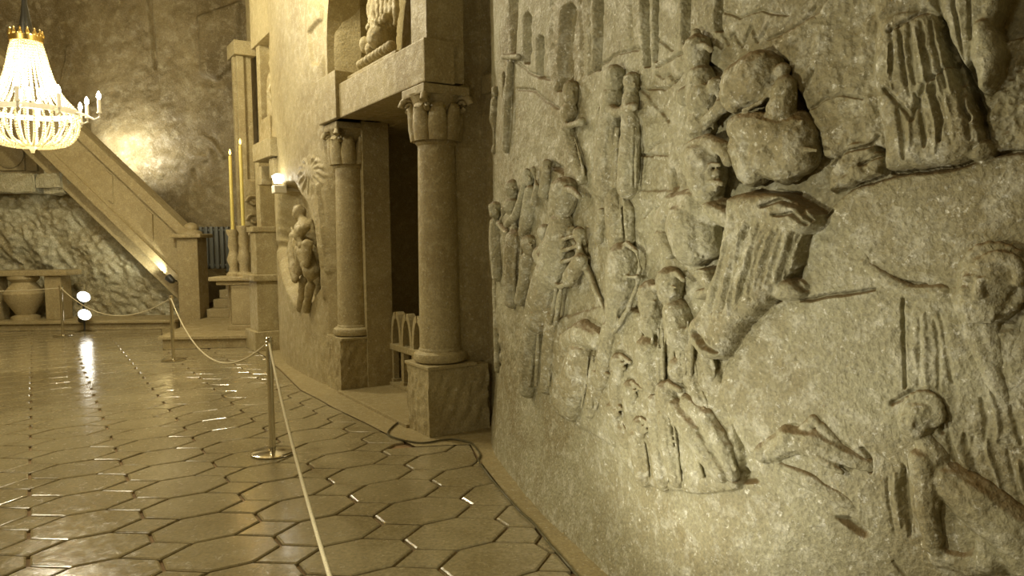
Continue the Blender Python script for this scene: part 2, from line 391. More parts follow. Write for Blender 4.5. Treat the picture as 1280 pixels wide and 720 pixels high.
    def folds(s, top, bot, n, h=6, off=20, bow=0.0, wd=3.0):
        """irregular drapery folds between two edges"""
        for k in range(n):
            f = (k+0.5+R.uniform(-0.3, 0.3))/n; t0, t1 = R.uniform(0, 0.22), R.uniform(0.78, 1.0)
            a = (top[0][0]+(top[1][0]-top[0][0])*f, top[0][1]+(top[1][1]-top[0][1])*f); f2 = f+R.uniform(-0.06, 0.06)
            c = (bot[0][0]+(bot[1][0]-bot[0][0])*f2, bot[0][1]+(bot[1][1]-bot[0][1])*f2)
            L = math.hypot(c[0]-a[0], c[1]-a[1])+1e-6; nx, ny = -(c[1]-a[1])/L, (c[0]-a[0])/L; bw = (bow+R.uniform(-0.06, 0.06))*L
            p = lambda t: (a[0]+(c[0]-a[0])*t+nx*bw*4*t*(1-t), a[1]+(c[1]-a[1])*t+ny*bw*4*t*(1-t))
            w = wd*R.uniform(0.7, 1.5); hh = h*R.uniform(0.5, 1.1)*(-1 if k % 2 == 0 or R.rand() < 0.3 else 0.8)
            ts = np.linspace(t0, t1, 7); ws = [0.35, 0.8, 1.0, 1.05, 1.0, 0.8, 0.4]
            s.A_([(*p(t), w*q) for t, q in zip(ts, ws)], hh, off)
    def face(s, u, v, r, b, turn=0, beard=False):
        """brow, eyes, nose, mouth on a head of half-width r"""
        t = turn*r*0.35
        s.A_([(u+t, v-0.18*r, 0.16*r), (u+t, v+0.28*r, 0.22*r)], 0.20*r, b)
        s.A_([(u+t-0.55*r, v-0.32*r, 0.16*r), (u+t+0.55*r, v-0.32*r, 0.16*r)], 0.12*r, b)
        for k in (-1, 1): s.A_([(u+t+k*0.22*r, v-0.12*r, 0.13*r), (u+t+k*0.5*r, v-0.06*r, 0.12*r)], -0.12*r, b)
        s.A_([(u+t-0.25*r, v+0.52*r, 0.1*r), (u+t+0.25*r, v+0.52*r, 0.1*r)], -0.10*r, b)
        if beard:
            for k in range(5): s.A_([(u+t+(k-2)*0.25*r, v+0.65*r, 0.1*r), (u+t+(k-2)*0.2*r, v+1.25*r, 0.08*r)], -0.10*r, b)
    def finish(s, name, mat, blur=1, tool=0.003, tscale=0.035, figtool=0.0, sharpen=0.0):
        for _ in range(blur):
            K = s.Hh.copy(); K[1:-1, 1:-1] = (4*s.Hh[1:-1, 1:-1]+2*(s.Hh[:-2, 1:-1]+s.Hh[2:, 1:-1]+s.Hh[1:-1, :-2]+s.Hh[1:-1, 2:])
                                              + s.Hh[:-2, :-2]+s.Hh[2:, 2:]+s.Hh[:-2, 2:]+s.Hh[2:, :-2])/16
            s.Hh = K
        if sharpen:
            B_ = s.Hh.copy()
            for ax in (0, 1):
                for _ in range(2):
                    n_ = 9; pad = [(n_, n_) if a_ == ax else (0, 0) for a_ in (0, 1)]; c_ = np.cumsum(np.pad(B_, pad, mode='edge'), axis=ax)
                    B_ = (np.take(c_, range(2*n_, c_.shape[ax]), ax)-np.take(c_, range(0, c_.shape[ax]-2*n_), ax))/(2*n_)
            s.Hh = s.Hh+sharpen*np.clip(s.Hh-B_, -0.012, 0.012)
        fg = (s.own > 0)*1.0
        for _ in range(4): fg[1:-1, 1:-1] = (fg[:-2, 1:-1]+fg[2:, 1:-1]+fg[1:-1, :-2]+fg[1:-1, 2:])/4
        s.Hh += figtool*fg*((1-2*np.abs(fbm((s.Sg+s.Z*0.4)/0.05, (s.Z-s.Sg*0.4)/0.07, 4, 91)))-0.5)
        s.Hh += tool*fbm(s.Sg/tscale, s.Z/tscale, 3, 5)+0.012*fbm(s.Sg/0.35, s.Z/0.35, 3, 9)
        x, y = s.plan(s.Sg, s.Hh); V = np.stack([x, y, s.Z], -1)
        nc, nr = s.Z.shape
        ts = np.gradient(V, axis=0); tz = np.gradient(V, axis=1); Nn = np.cross(ts, tz)
        Nn /= np.linalg.norm(Nn, axis=-1)[..., None]+1e-12
        mid = nc//2; room = np.array([*(s.plan(s.cs[mid], 1.0)-np.array(s.plan(s.cs[mid], 0))), 0])
        flip = np.mean(Nn[mid] @ room) < 0
        if flip: Nn = -Nn
        idx = np.arange(nc*nr).reshape(nc, nr)
        q = np.stack([idx[:-1, :-1], idx[1:, :-1], idx[1:, 1:], idx[:-1, 1:]], -1).reshape(-1, 4)
        if flip: q = q[:, ::-1]
        ow = s.own[:-1, :-1].reshape(-1); V = V.reshape(-1, 3); Nn = Nn.reshape(-1, 3); root = None
        for k in range(len(s.figs)+1):
            f = q[ow == k]
            if len(f) == 0: continue
            used, inv = np.unique(f, return_inverse=True)
            nm, lb = (name, None) if k == 0 else s.figs[k-1]
            me = bpy.data.meshes.new(nm); me.vertices.add(len(used)); me.vertices.foreach_set('co', V[used].ravel())
            me.loops.add(len(f)*4); me.loops.foreach_set('vertex_index', inv.ravel().astype(np.int32))
            me.polygons.add(len(f)); me.polygons.foreach_set('loop_start', np.arange(0, len(f)*4, 4, dtype=np.int32))
            me.update(calc_edges=True); me.polygons.foreach_set('use_smooth', np.ones(len(f), bool))
            me.normals_split_custom_set_from_vertices(Nn[used].tolist())
            o = link(nm, me, mat, root)
            if k == 0: root = o; tag(o, kind='structure')
            else: tag(o, lb)
        return root

# ================================================================== STRUCTURE
# ---- relief wall on the right
base = [FL(u, v)[:2] for u, v in [(624, 560), (645, 593), (691, 645), (730, 681), (775, 720)]]
path = [PL(0.25, 1.25, 0)[:2], PL(0.02, 0.70, 0)[:2]]+base+[(0.80, 2.78), (1.18, 2.28), (1.72, 1.74), (2.45, 1.22), (3.4, 0.75)]
RW = Relief(path, -1); RW.warp = 0.007
if (RW.N[len(RW.N)//2] @ np.array([-1, 0])) < 0: RW.N = -RW.N
RW.grid(np.concatenate([np.arange(588, 1350, 1.2)]), np.arange(-24, 748, 1.25), 0.0, 7.0, 10, 8, 0.0, RW.S[-1])
r = RW
# broad swelling of the rock: the lower dado leans out, the middle falls back
zz = r.Z; r.Hh += 0.05*np.clip((0.75-zz)/0.75, 0, 1)**2
# ---- back layers
_sL = r.un(930, 400)[0]; _mk = np.clip((_sL-r.Sg)/0.4, 0, 1) if r.un(700, 400)[0] < _sL else np.clip((r.Sg-_sL)/0.4, 0, 1)
_mz = np.clip((r.Z-0.55)/0.25, 0, 1)*np.clip((2.6-r.Z)/0.5, 0, 1)
r.Hh += _mk*_mz*(0.012*(1-2*np.abs(fbm(r.Sg/0.22, r.Z/0.16, 4, 131)))+0.006*fbm(r.Sg/0.05, r.Z/0.05, 3, 137))
r.bg()
# bright rough slab behind the helmeted man
r.P_([(966, 56), (990, 36), (1028, 14), (1062, -30), (1112, -30), (1108, 60), (1106, 140), (1112, 188), (1072, 176), (1046, 198), (1030, 196), (1026, 168), (1006, 132), (990, 104), (988, 78)], 14, 8, 10, 3)
# the smooth hill mass
r.P_([(1310, 186), (1240, 197), (1180, 210), (1110, 222), (1062, 238), (1036, 262), (1012, 288), (1006, 330), (1000, 364), (965, 380), (940, 410), (908, 452), (900, 490), (920, 540), (950, 590), (1000, 650), (1090, 770), (1310, 770)], 8, 8, 22)
# lower crowd shelf
r.P_([(690, 400), (760, 380), (860, 400), (900, 470), (925, 560), (925, 612), (870, 618), (800, 606), (770, 560), (700, 520), (676, 470)], 3, 5, 18, 3)
# ---- the city at the top: windows, towers, masonry
for q_ in ((661, 16, 659, 80, 5), (677, 44, 676, 97, 4.6), (713, 3, 703, 114, 8.5), (748, -30, 746, 88, 6), (806, -30, 810, 84, 5), (821, -30, 822, 78, 3), (857, -30, 860, 54, 6), (900, -30, 899, 40, 4.6), (714, 74, 715, 100, 2.8), (642, -30, 641, 68, 5.5)):
    r.slot(*q_, 13)
for pts in ([(632, -20), (634, 66)], [(690, 0), (692, 50), (697, 114)], [(725, -10), (727, 50), (728, 94)], [(736, -10), (737, 90)], [(788, -10), (790, 62)], [(645, 76), (662, 90), (676, 97), (690, 99)],
            [(648, 111), (668, 113), (684, 126), (700, 135)], [(735, 92), (752, 80), (768, 68), (800, 60)], [(820, 84), (840, 74), (860, 62)], [(826, 50), (842, 63)],
            [(800, 110), (812, 118), (822, 132), (838, 152)], [(798, 194), (838, 194)], [(812, 188), (830, 178)], [(822, 92), (830, 98), (838, 92), (846, 104), (854, 92)], [(812, 110), (832, 112), (848, 100)],
            [(902, 36), (912, 56), (918, 40), (928, 58), (938, 34), (948, 52), (962, 30)], [(905, 14), (925, 22), (950, 12), (985, 18)], [(960, 48), (985, 40), (1005, 26), (1020, 8)],
            [(830, 246), (812, 262), (806, 272)], [(795, 240), (812, 246), (826, 254)], [(760, 236), (790, 240), (826, 240)], [(985, 165), (1000, 142), (1028, 90)], [(1012, 146), (1040, 128), (1064, 120), (1088, 126)]):
    r.G_(pts, 1.9, 5, 0)
for v in range(4, 110, 9):
    r.G_([(688+v*0.06, v), (694+v*0.06, v+3)], 1.2, 2.4, 0); r.G_([(727, v*0.8), (734, v*0.8+3)], 1.2, 2.2, 0)
    if v < 60: r.G_([(780, v), (788, v+4)], 1.2, 2.2, 0); r.G_([(791, v+2), (799, v-2)], 1.2, 2.2, 0)
# towers stand a little proud of the ground
for a in ([(640, 70), (690, 96), (690, -30), (646, -30)], [(697, 110), (726, 92), (724, -30), (690, -30)], [(755, 72), (800, 58), (800, -30), (755, -30)], [(828, 60), (852, 52), (850, -30), (828, -30)], [(868, 30), (895, 30), (894, -30), (868, -30)]):
    pass
# hill ridges behind figures
r.P_([(760, 232), (800, 236), (850, 240), (850, 262), (800, 258), (762, 246)], 2, 3, 5)
r.P_([(1040, 205), (1062, 178), (1085, 172), (1106, 196), (1104, 218), (1060, 232), (1038, 240)], 10, 10, 8, 8)
for q in ((1052, 206, 15), (1076, 190, 17), (1094, 200, 13), (1062, 222, 12)): r.E_(q[0], q[1], q[2], q[2]*0.8, 12, 12)
r.G_([(1042, 212), (1060, 190), (1090, 182), (1102, 170)], 3.4, 9, 10); r.G_([(1078, 206), (1104, 194)], 2.6, 8, 14)
# rock ledge under the right-hand robe, and the lumpy rock to its right
r.P_([(1230, 60), (1310, 40), (1310, 185), (1240, 192), (1232, 150)], 10, 10, 14, 9)
r.A_([(1040, 262, 3), (1022, 280, 4), (1008, 292, 3)], -8, 10)
r.A_([(985, 372, 3), (1016, 374, 4), (1050, 368, 4), (1096, 362, 2.5)], -9, 8)

# ---- figures -------------------------------------------------------------
# figures carved nearly in the round: limbs as chains of (u, v, r), off = distance of the axis from the wall, tw = how far it stands forward
F3 = []
def fig3(name, label): F3.append((name, label, []))
def T3(pts, off=6, tw=0, raw=False):
    m0 = r.un(pts[0][0], pts[0][1])[2]; P = []; RR = []; small = max(p[2] for p in pts) < 3.7; g_ = 1.2 if small else 1.13; off += 1
    if small and not raw: tw *= 0.84
    for u, v, rr in pts:
        x, z, m = r.un(u, v, off*m0); X, Y = r.plan(x, off*m0); p = np.array([X, Y, z]); d = EYE-p; d /= np.linalg.norm(d)
        P.append(tuple(p+d*tw*m)); RR.append(rr*m*g_)
    F3[-1][2].append(('t', P, RR) if len(P) > 1 else ('b', P[0], (RR[0],)*3))
def face3(u, v, rr, off, turn=0.0, beard=False):
    t = turn*rr*0.4; q = rr*1.13*(1-0.06*abs(turn)); F_ = lambda p, k: T3(p, off, q*k, True)
    F_([(u+t, v-0.20*rr, 0.12*rr), (u+t*1.15, v+0.22*rr, 0.18*rr)], 0.98)
    for k in (-1, 1):
        F_([(u+t+k*0.16*rr, v-0.30*rr, 0.11*rr), (u+t+k*0.55*rr, v-0.26*rr, 0.09*rr)], 0.90); F_([(u+t+k*0.42*rr, v+0.18*rr, 0.22*rr)], 0.72)
    F_([(u+t-0.22*rr, v+0.50*rr, 0.08*rr), (u+t+0.22*rr, v+0.50*rr, 0.08*rr)], 0.86); F_([(u+t, v+0.78*rr, 0.18*rr)], 0.60)
    if beard:
        for k in range(-2, 3): F_([(u+t+k*0.26*rr, v+0.62*rr, 0.13*rr), (u+t+k*0.18*rr, v+1.15*rr, 0.11*rr)], 0.66)
def folds3(top, bot, n, rr, off, tw, bow=0.0):
    for k in range(n):
        f = (k+0.5+R.uniform(-0.25, 0.25))/n; a = np.array(top[0])+(np.array(top[1])-np.array(top[0]))*f; c = np.array(bot[0])+(np.array(bot[1])-np.array(bot[0]))*f
        e = 1-0.55*abs(2*f-1)**2; mid = (a+c)/2+np.array([bow*abs(c[1]-a[1]), 0])+R.uniform(-1.5, 1.5, 2); w_ = rr*R.uniform(0.7, 1.25)
        T3([(*a, w_*0.6), (*mid, w_), (*c, w_*0.7)], off, tw*e*0.98)
fig3('carved_figure', 'small worn standing figure carved beside the pilaster')
T3([(619, 112, 4.5), (619, 116, 4.5)], 1); T3([(619, 126, 5), (618, 150, 6), (619, 188, 4.5)], 0)
fig3('carved_statue', 'slim statue on a pillar carved below the town windows')
T3([(638, 82, 5), (638, 86, 5)], 4); T3([(638, 94, 5.5), (637, 115, 7.5), (635, 150, 7), (633, 186, 5)], 3); T3([(629, 71, 3), (648, 71, 3)], 4); T3([(629, 92, 2.2), (631, 182, 2.2)], 3, 2); folds3([(633, 118), (641, 118)], [(629, 184), (637, 184)], 3, 1.6, 3, 6)
fig3('carved_figure', 'small hooded figure with folded hands under the tall arched window')
T3([(714, 111, 10), (714, 122, 9)], 6); T3([(712, 140, 11), (711, 168, 11), (720, 200, 9), (728, 224, 7)], 5); T3([(704, 142, 4), (709, 158, 4), (724, 153, 4)], 6, 9); T3([(727, 152, 5)], 6, 10); face3(713, 118, 9, 6, -0.3); folds3([(706, 172), (720, 172)], [(716, 220), (732, 218)], 3, 2, 5, 8)
fig3('carved_figure', 'pair of robed figures embracing, carved on the upper hillside')
T3([(768, 94, 12), (768, 102, 11)], 9); T3([(790, 101, 10), (790, 109, 9)], 8); T3([(766, 122, 13), (764, 160, 15), (761, 205, 17), (760, 234, 18)], 8); T3([(789, 124, 11), (789, 165, 12), (787, 205, 14), (786, 234, 14)], 7)
T3([(756, 130, 6), (772, 141, 6), (792, 133, 5)], 8, 13); T3([(752, 140, 6), (750, 180, 6), (742, 208, 5)], 8, 8); face3(766, 99, 11, 9, -0.5); face3(789, 106, 9, 8, 0.3); folds3([(754, 160), (776, 160)], [(746, 234), (774, 234)], 5, 2.4, 8, 16); folds3([(782, 160), (798, 160)], [(778, 234), (798, 234)], 4, 2.2, 7, 12)
fig3('carved_soldier', 'soldier in a knobbed helmet carved above the turbaned man')
T3([(872, 60, 16), (872, 74, 14)], 10); T3([(870, 42, 6)], 10); T3([(876, 98, 16), (882, 124, 22), (878, 156, 19)], 9); T3([(858, 120, 11)], 9, 12); T3([(894, 106, 9), (903, 132, 9), (884, 152, 8)], 9, 14); T3([(856, 61, 3), (864, 56, 3.5), (880, 56, 3.5), (888, 62, 3)], 10, 13); face3(869, 73, 13, 10, -0.4); folds3([(866, 106), (890, 104)], [(862, 164), (894, 160)], 4, 2.4, 9, 21)
fig3('carved_figure', 'narrow group of small figures with raised arms at the left of the relief')
for (u, v, q0) in ((640, 236, 9), (619, 262, 8), (661, 222, 8), (662, 306, 10), (684, 207, 6)): T3([(u, v-2, q0), (u, v+4, q0*0.85)], 5); face3(u-1, v+2, q0, 5, -0.3)
T3([(620, 280, 8), (621, 310, 9), (622, 345, 7)], 3); T3([(641, 258, 11), (644, 300, 12), (641, 342, 11), (640, 376, 9)], 4); T3([(664, 240, 8), (660, 270, 9), (656, 290, 8)], 4); T3([(660, 324, 9), (656, 350, 8), (650, 376, 7)], 5); T3([(683, 218, 6), (680, 242, 7)], 3)
T3([(634, 280, 4.5), (644, 270, 4.5), (652, 246, 4), (659, 214, 3.5)], 5, 7); T3([(667, 254, 4.5), (671, 234, 4), (667, 212, 3.5)], 5, 5); T3([(630, 262, 4), (624, 280, 4), (634, 292, 4)], 5, 7); folds3([(632, 296), (654, 296)], [(631, 374), (650, 374)], 4, 2, 4, 11)
fig3('carved_niche', 'narrow carved pilaster niche at the left edge of the relief')
T3([(619, 352, 4), (621, 400, 4.5), (622, 462, 4)], 0); T3([(613, 340, 2), (615, 400, 2), (616, 466, 2)], 0)
fig3('carved_soldier', 'helmeted soldier with a long straight sword at his side')
T3([(672, 396, 15), (664, 440, 14), (660, 486, 11)], 5); T3([(692, 398, 11), (688, 440, 10), (684, 484, 9)], 4); T3([(688, 345, 20), (682, 374, 22), (676, 396, 20)], 8); T3([(703, 282, 16), (701, 310, 23), (694, 342, 20)], 9)
T3([(706, 240, 18), (704, 254, 16)], 11); T3([(689, 243, 3.5), (700, 236, 4), (716, 238, 4), (724, 246, 3)], 11, 14); T3([(681, 290, 9), (676, 318, 10), (690, 346, 9)], 9, 12); T3([(724, 292, 8), (725, 326, 9), (712, 348, 9)], 9, 14); face3(701, 252, 15, 11, -0.5)
T3([(680, 352, 2.6), (700, 358, 3), (716, 352, 2.6)], 9, 20); folds3([(670, 352), (706, 350)], [(658, 404), (698, 404)], 6, 2.6, 8, 20); folds3([(656, 412), (690, 412)], [(650, 482), (690, 482)], 5, 2.6, 5, 13)
for k in range(3): T3([(686, 294+k*14, 2), (702, 300+k*14, 2.4), (720, 294+k*14, 2)], 9, 22)
T3([(709, 284, 3.5), (732, 334, 4.5), (758, 394, 2.4)], 5, 6); T3([(704, 292, 3), (716, 286, 3)], 5, 8)
fig3('carved_soldier', 'soldier behind a long oval shield with a raised rim')
T3([(764, 412, 12), (758, 442, 12), (754, 476, 9)], 6); T3([(767, 240, 11), (771, 268, 14), (775, 300, 14)], 6); T3([(753, 266, 6), (749, 298, 7)], 5); T3([(776, 226, 5), (787, 262, 6), (789, 300, 5)], 4); T3([(780, 324, 20), (779, 352, 21), (771, 388, 14), (765, 410, 8)], 8)
T3([(761, 320, 2.6), (768, 309, 2.6), (784, 304, 2.6), (796, 314, 2.6), (800, 336, 2.6), (796, 358, 2.6), (784, 388, 2.6), (768, 414, 2.6)], 8, 9); T3([(764, 345, 1.8), (797, 346, 1.8)], 8, 19); T3([(780, 308, 1.8), (778, 350, 2), (768, 408, 1.6)], 8, 20); folds3([(757, 252), (784, 248)], [(760, 298), (788, 298)], 4, 2.2, 6, 13)
fig3('carved_head', 'low bowed head with wavy hair above a ribbed cloak')
T3([(714, 426, 14), (732, 417, 17), (748, 424, 13)], 9); T3([(730, 446, 21), (724, 478, 24), (716, 508, 17)], 8); folds3([(708, 446), (750, 446)], [(700, 512), (742, 508)], 7, 2.6, 8, 22)
for k in range(4): T3([(702+k*3, 424+k*4, 2), (716+k*4, 410+k*5, 2.4), (736+k*3, 408+k*5, 2.4), (756-k, 424+k*4, 2)], 9, 14)
fig3('carved_figure', 'two close helmeted heads beside the shield, facing the viewer')
T3([(815, 368, 17), (814, 384, 15)], 10); T3([(838, 351, 17), (838, 367, 15)], 10); T3([(816, 404, 17), (815, 440, 21), (818, 476, 16)], 7); T3([(846, 390, 17), (854, 420, 20), (852, 462, 16)], 7); face3(812, 381, 15, 10, -0.3); face3(836, 363, 15, 10, 0.0)
T3([(799, 366, 3), (807, 359, 3.5), (822, 359, 3.5), (831, 366, 3)], 10, 13); T3([(822, 349, 3), (830, 342, 3.5), (846, 342, 3.5), (855, 350, 3)], 10, 13); folds3([(800, 412), (832, 412)], [(800, 478), (834, 478)], 5, 2.6, 7, 19); folds3([(840, 400), (870, 402)], [(838, 468), (866, 468)], 4, 2.6, 7, 18)
fig3('carved_man', 'bearded man in a turban, head turned to the viewer, with rounded shoulders')
T3([(846, 258, 16), (874, 260, 25), (902, 264, 16)], 10); T3([(866, 280, 31), (868, 304, 27)], 11); T3([(880, 284, 22), (884, 306, 18)], 9); T3([(842, 254, 12), (831, 274, 13), (829, 298, 11), (838, 316, 8)], 9, 8); T3([(888, 262, 10), (910, 273, 11), (938, 285, 8)], 12, 16)
T3([(882, 200, 25), (884, 220, 24), (886, 236, 18)], 18); T3([(856, 200, 7), (864, 186, 9), (884, 178, 10), (904, 185, 9), (911, 200, 7)], 18, 12); T3([(868, 188, 3), (886, 186, 3), (902, 192, 3)], 18, 21); face3(885, 212, 22, 18, 0.2, True); T3([(858, 206, 5), (858, 216, 4)], 18, 8); T3([(876, 230, 3.4), (889, 227, 4), (902, 230, 3.4)], 18, 21)
folds3([(850, 272), (888, 268)], [(856, 316), (880, 322)], 4, 2.6, 11, 30, -0.06)
fig3('carved_man', 'bent helmeted man with one arm raised to his head and a bare back')
T3([(936, 182, 24), (944, 208, 23)], 14); T3([(964, 192, 28), (984, 204, 24)], 13); T3([(992, 172, 30), (996, 192, 27)], 14); T3([(926, 160, 16), (950, 161, 18), (974, 167, 17)], 18, 14); T3([(976, 166, 16), (976, 136, 16), (982, 108, 13), (978, 88, 9)], 18, 14)
T3([(950, 98, 31), (932, 106, 28)], 18); T3([(918, 116, 17), (920, 128, 13)], 20, 4); face3(916, 114, 17, 20, -0.6, True); T3([(905, 100, 2.4), (914, 84, 2.6), (934, 74, 2.6), (956, 68, 2.4)], 18, 24); T3([(930, 138, 2.4), (950, 128, 2.6), (968, 108, 2.4)], 18, 26); T3([(940, 74, 2), (938, 96, 2), (930, 118, 2)], 18, 30)
T3([(984, 172, 2.4), (1004, 186, 2.4), (1020, 188, 2.2)], 14, 29); T3([(968, 200, 2.6), (984, 174, 2.6), (1002, 152, 2.4)], 14, 30)
fig3('carved_crowd', 'huddled crowd of worn faces and cloaks low on the wall')
for (u, v, a_) in ((776, 454, 13), (750, 470, 12), (791, 488, 13), (820, 504, 12), (768, 512, 11), (802, 532, 12)):
    T3([(u, v, a_), (u+1, v+a_*0.6, a_*0.85)], 6); face3(u-1, v+4, a_, 6, R.uniform(-0.5, 0.5)); T3([(u-a_*0.9, v-2, 2.4), (u, v-a_*0.8, 2.8), (u+a_*0.9, v-1, 2.4)], 6, a_*0.6)
for (u, v, u2, v2, a_) in ((748, 484, 740, 512, 13), (776, 472, 774, 500, 13), (792, 504, 796, 540, 13), (822, 520, 826, 556, 13), (800, 548, 806, 596, 14), (826, 560, 830, 602, 13), (770, 520, 784, 552, 10), (858, 436, 866, 474, 14), (884, 440, 890, 470, 10), (870, 480, 884, 520, 11)): T3([(u, v, a_), (u2, v2, a_*0.85)], 3); folds3([(u-a_*0.6, v), (u+a_*0.6, v)], [(u2-a_*0.6, v2), (u2+a_*0.6, v2)], 3, 2.2, 3, a_*0.95)
fig3('carved_figure', 'crouched cloaked figure with long folded sleeves below the robe hem')
T3([(836, 491, 16), (835, 502, 14)], 9); face3(833, 500, 14, 9, -0.3); T3([(822, 488, 3.5), (836, 480, 4), (850, 488, 3.5)], 9, 11); T3([(846, 510, 14), (872, 542, 17), (902, 590, 13)], 7); T3([(862, 502, 11), (886, 522, 13), (908, 560, 12), (916, 594, 8)], 5); T3([(834, 522, 12), (838, 560, 13), (848, 600, 10)], 5)
folds3([(846, 516), (868, 512)], [(876, 596), (908, 588)], 5, 2.6, 7, 15, 0.06); folds3([(828, 530), (846, 528)], [(834, 602), (856, 600)], 3, 2.6, 5, 12); folds3([(872, 508), (888, 512)], [(904, 590), (922, 586)], 3, 2.4, 5, 11, 0.06)
r.bg()
r.A_([(612, 200, 2), (613, 330, 2.4), (624, 460, 3)], -5, 0); r.A_([(623, 420, 4), (626, 458, 4)], -9, 0); r.A_([(690, 206, 6), (704, 214, 8)], -9, 0); r.A_([(806, 346, 8), (812, 364, 10), (807, 380, 8)], -12, 0); r.A_([(884, 82, 6), (900, 92, 6)], -9, 0)
r.A_([(986, 84, 6), (992, 104, 8), (1010, 130, 8), (1024, 152, 5)], -14, 0); r.A_([(842, 214, 6), (846, 232, 8)], -8, 0)
r.fig('carved_robe', 'long pleated robe falling below the helmeted man to a trailing hem')
r.P_([(914, 246), (944, 236), (986, 244), (1010, 262), (1016, 288), (1006, 330), (986, 354), (966, 378), (940, 402), (908, 448), (886, 450), (868, 430), (862, 408), (880, 384), (893, 350), (904, 318), (912, 284)], 16, 20, 16)
r.S_([(930, 258, 16), (966, 262, 20), (998, 276, 16)], 14, 28)
r.folds([(914, 272), (1004, 288)], [(872, 430), (984, 352)], 15, 5.5, 32, 0.03, 3.4)
r.A_([(956, 258, 3), (978, 250, 4), (1000, 258, 4), (1014, 276, 3)], -10, 34); r.A_([(972, 268, 2.6), (992, 266, 3), (1010, 280, 2.6)], -9, 34); r.A_([(930, 238, 4), (960, 240, 4), (990, 242, 3)], -10, 18)
r.E_(884, 432, 22, 18, 18, 18); r.A_([(870, 414, 5), (884, 432, 6), (896, 440, 4)], -10, 28); r.E_(982, 362, 24, 14, 16, 16); r.A_([(994, 352, 5), (1006, 362, 4)], -10, 20)
r.fig('carved_book', 'small open book carved under the turbaned man')
r.P_([(864, 337), (884, 336), (894, 357), (880, 361)], 20, 4, 3)
for k in range(4): r.G_([(867+k*5, 343), (875+k*5, 358)], 1.3, 3, 22)
r.A_([(866, 342, 2), (886, 341, 2)], -4, 22); r.S_([(872, 368, 7), (890, 364, 7)], 8, 12)
fig3('carved_infant', 'small reclining body carved low on the hill with one raised knee')
T3([(962, 565, 13), (990, 549, 18), (1024, 554, 17), (1058, 570, 13), (1086, 582, 9)], 10); T3([(1000, 542, 7), (1018, 525, 7), (1030, 534, 7), (1046, 554, 7)], 12); T3([(956, 566, 12)], 12); T3([(978, 584, 10), (1014, 600, 12), (1054, 622, 10), (1080, 640, 7)], 7); T3([(1004, 560, 5), (1030, 576, 5), (1052, 590, 4)], 12, 12); face3(953, 568, 11, 12, -0.5)
r.bg()
r.C_([(906, 590), (930, 582), (950, 604), (930, 606)], 9, 5); r.C_([(1046, 640), (1070, 640), (1100, 662), (1088, 670)], 10, 6); r.A_([(1080, 560, 4), (1090, 570, 4), (1092, 588, 3)], -8, 12)
r.fig('carved_man', 'large old man with curled hair leaning in at the right edge, arm stretched out')
r.P_([(1146, 368), (1176, 352), (1206, 352), (1236, 400), (1310, 410), (1310, 580), (1262, 560), (1206, 540), (1150, 490), (1136, 440), (1136, 392)], 8, 14, 16)
r.folds([(1146, 388), (1176, 384)], [(1140, 490), (1196, 496)], 4, 3.5, 18, -0.03, 4.5); r.folds([(1216, 480), (1280, 500)], [(1226, 550), (1296, 570)], 4, 3.5, 18, -0.05, 5)
r.A_([(1134, 372, 2.2), (1132, 430, 2.6), (1134, 482, 2)], -6, 8); r.A_([(1100, 338, 3), (1130, 352, 5), (1160, 356, 4)], -7, 8)
fig3('carved_head', 'curly haired bearded head and outstretched arm of the large old man')
T3([(1244, 346, 38), (1238, 368, 34)], 14); face3(1234, 358, 37, 15, -0.6, True); T3([(1180, 366, 12), (1140, 366, 10), (1112, 353, 10), (1088, 334, 8)], 11); T3([(1082, 330, 7)], 11); T3([(1078, 326, 3.4), (1062, 325, 2.6)], 11, 1); T3([(1078, 332, 3.6), (1056, 334, 2.6)], 11, 1); T3([(1080, 338, 3.4), (1062, 343, 2.6)], 11, 1); T3([(1086, 326, 3.2), (1078, 313, 2.8)], 11, 2)
for k in range(15):
    al = math.radians(150-k*17); T3([(1244+40*math.cos(al), 348-40*math.sin(al), 7), (1244+34*math.cos(al-0.15), 350-34*math.sin(al-0.15), 7)], 16, 18)
for k in range(10):
    al = math.radians(140-k*16); T3([(1248+28*math.cos(al), 344-26*math.sin(al), 6), (1250+24*math.cos(al-0.2), 346-22*math.sin(al-0.2), 6)], 16, 33)
T3([(1198, 372, 10), (1222, 424, 12), (1250, 486, 12), (1262, 506, 7)], 13, 0); T3([(1174, 378, 10), (1192, 430, 11), (1212, 486, 8)], 9, 0); T3([(1292, 400, 12), (1276, 440, 12), (1264, 496, 8)], 11, 0); T3([(1236, 400, 16), (1244, 440, 14), (1256, 480, 8)], 9, 0)
r.bg()
r.fig('carved_drapery', 'wide spreading folds of drapery behind the crouching figure')
r.P_([(1176, 500), (1210, 530), (1310, 570), (1310, 680), (1270, 640), (1226, 616), (1190, 590), (1170, 548)], 6, 8, 12)
r.folds([(1176, 508), (1280, 560)], [(1200, 596), (1300, 660)], 6, 4, 14, 0.06, 6)
r.fig('carved_figure', 'naked crouching figure in the lower right corner with a hanging arm')
r.P_([(1108, 572), (1144, 560), (1158, 620), (1162, 680), (1130, 690), (1106, 660)], 6, 9, 9)
r.folds([(1110, 572), (1144, 566)], [(1120, 682), (1158, 684)], 5, 4, 14, 0.04, 4)
r.A_([(1122, 500, 5), (1146, 486, 6), (1176, 500, 6), (1184, 536, 5)], -6, 0)
r.S_([(1110, 690, 10), (1150, 706, 12), (1190, 716, 12)], 8, 6); r.A_([(1120, 700, 2.4), (1142, 730, 2.4)], -5, 10)
fig3('carved_body', 'bare back, bent arm and tousled head of the crouching figure')
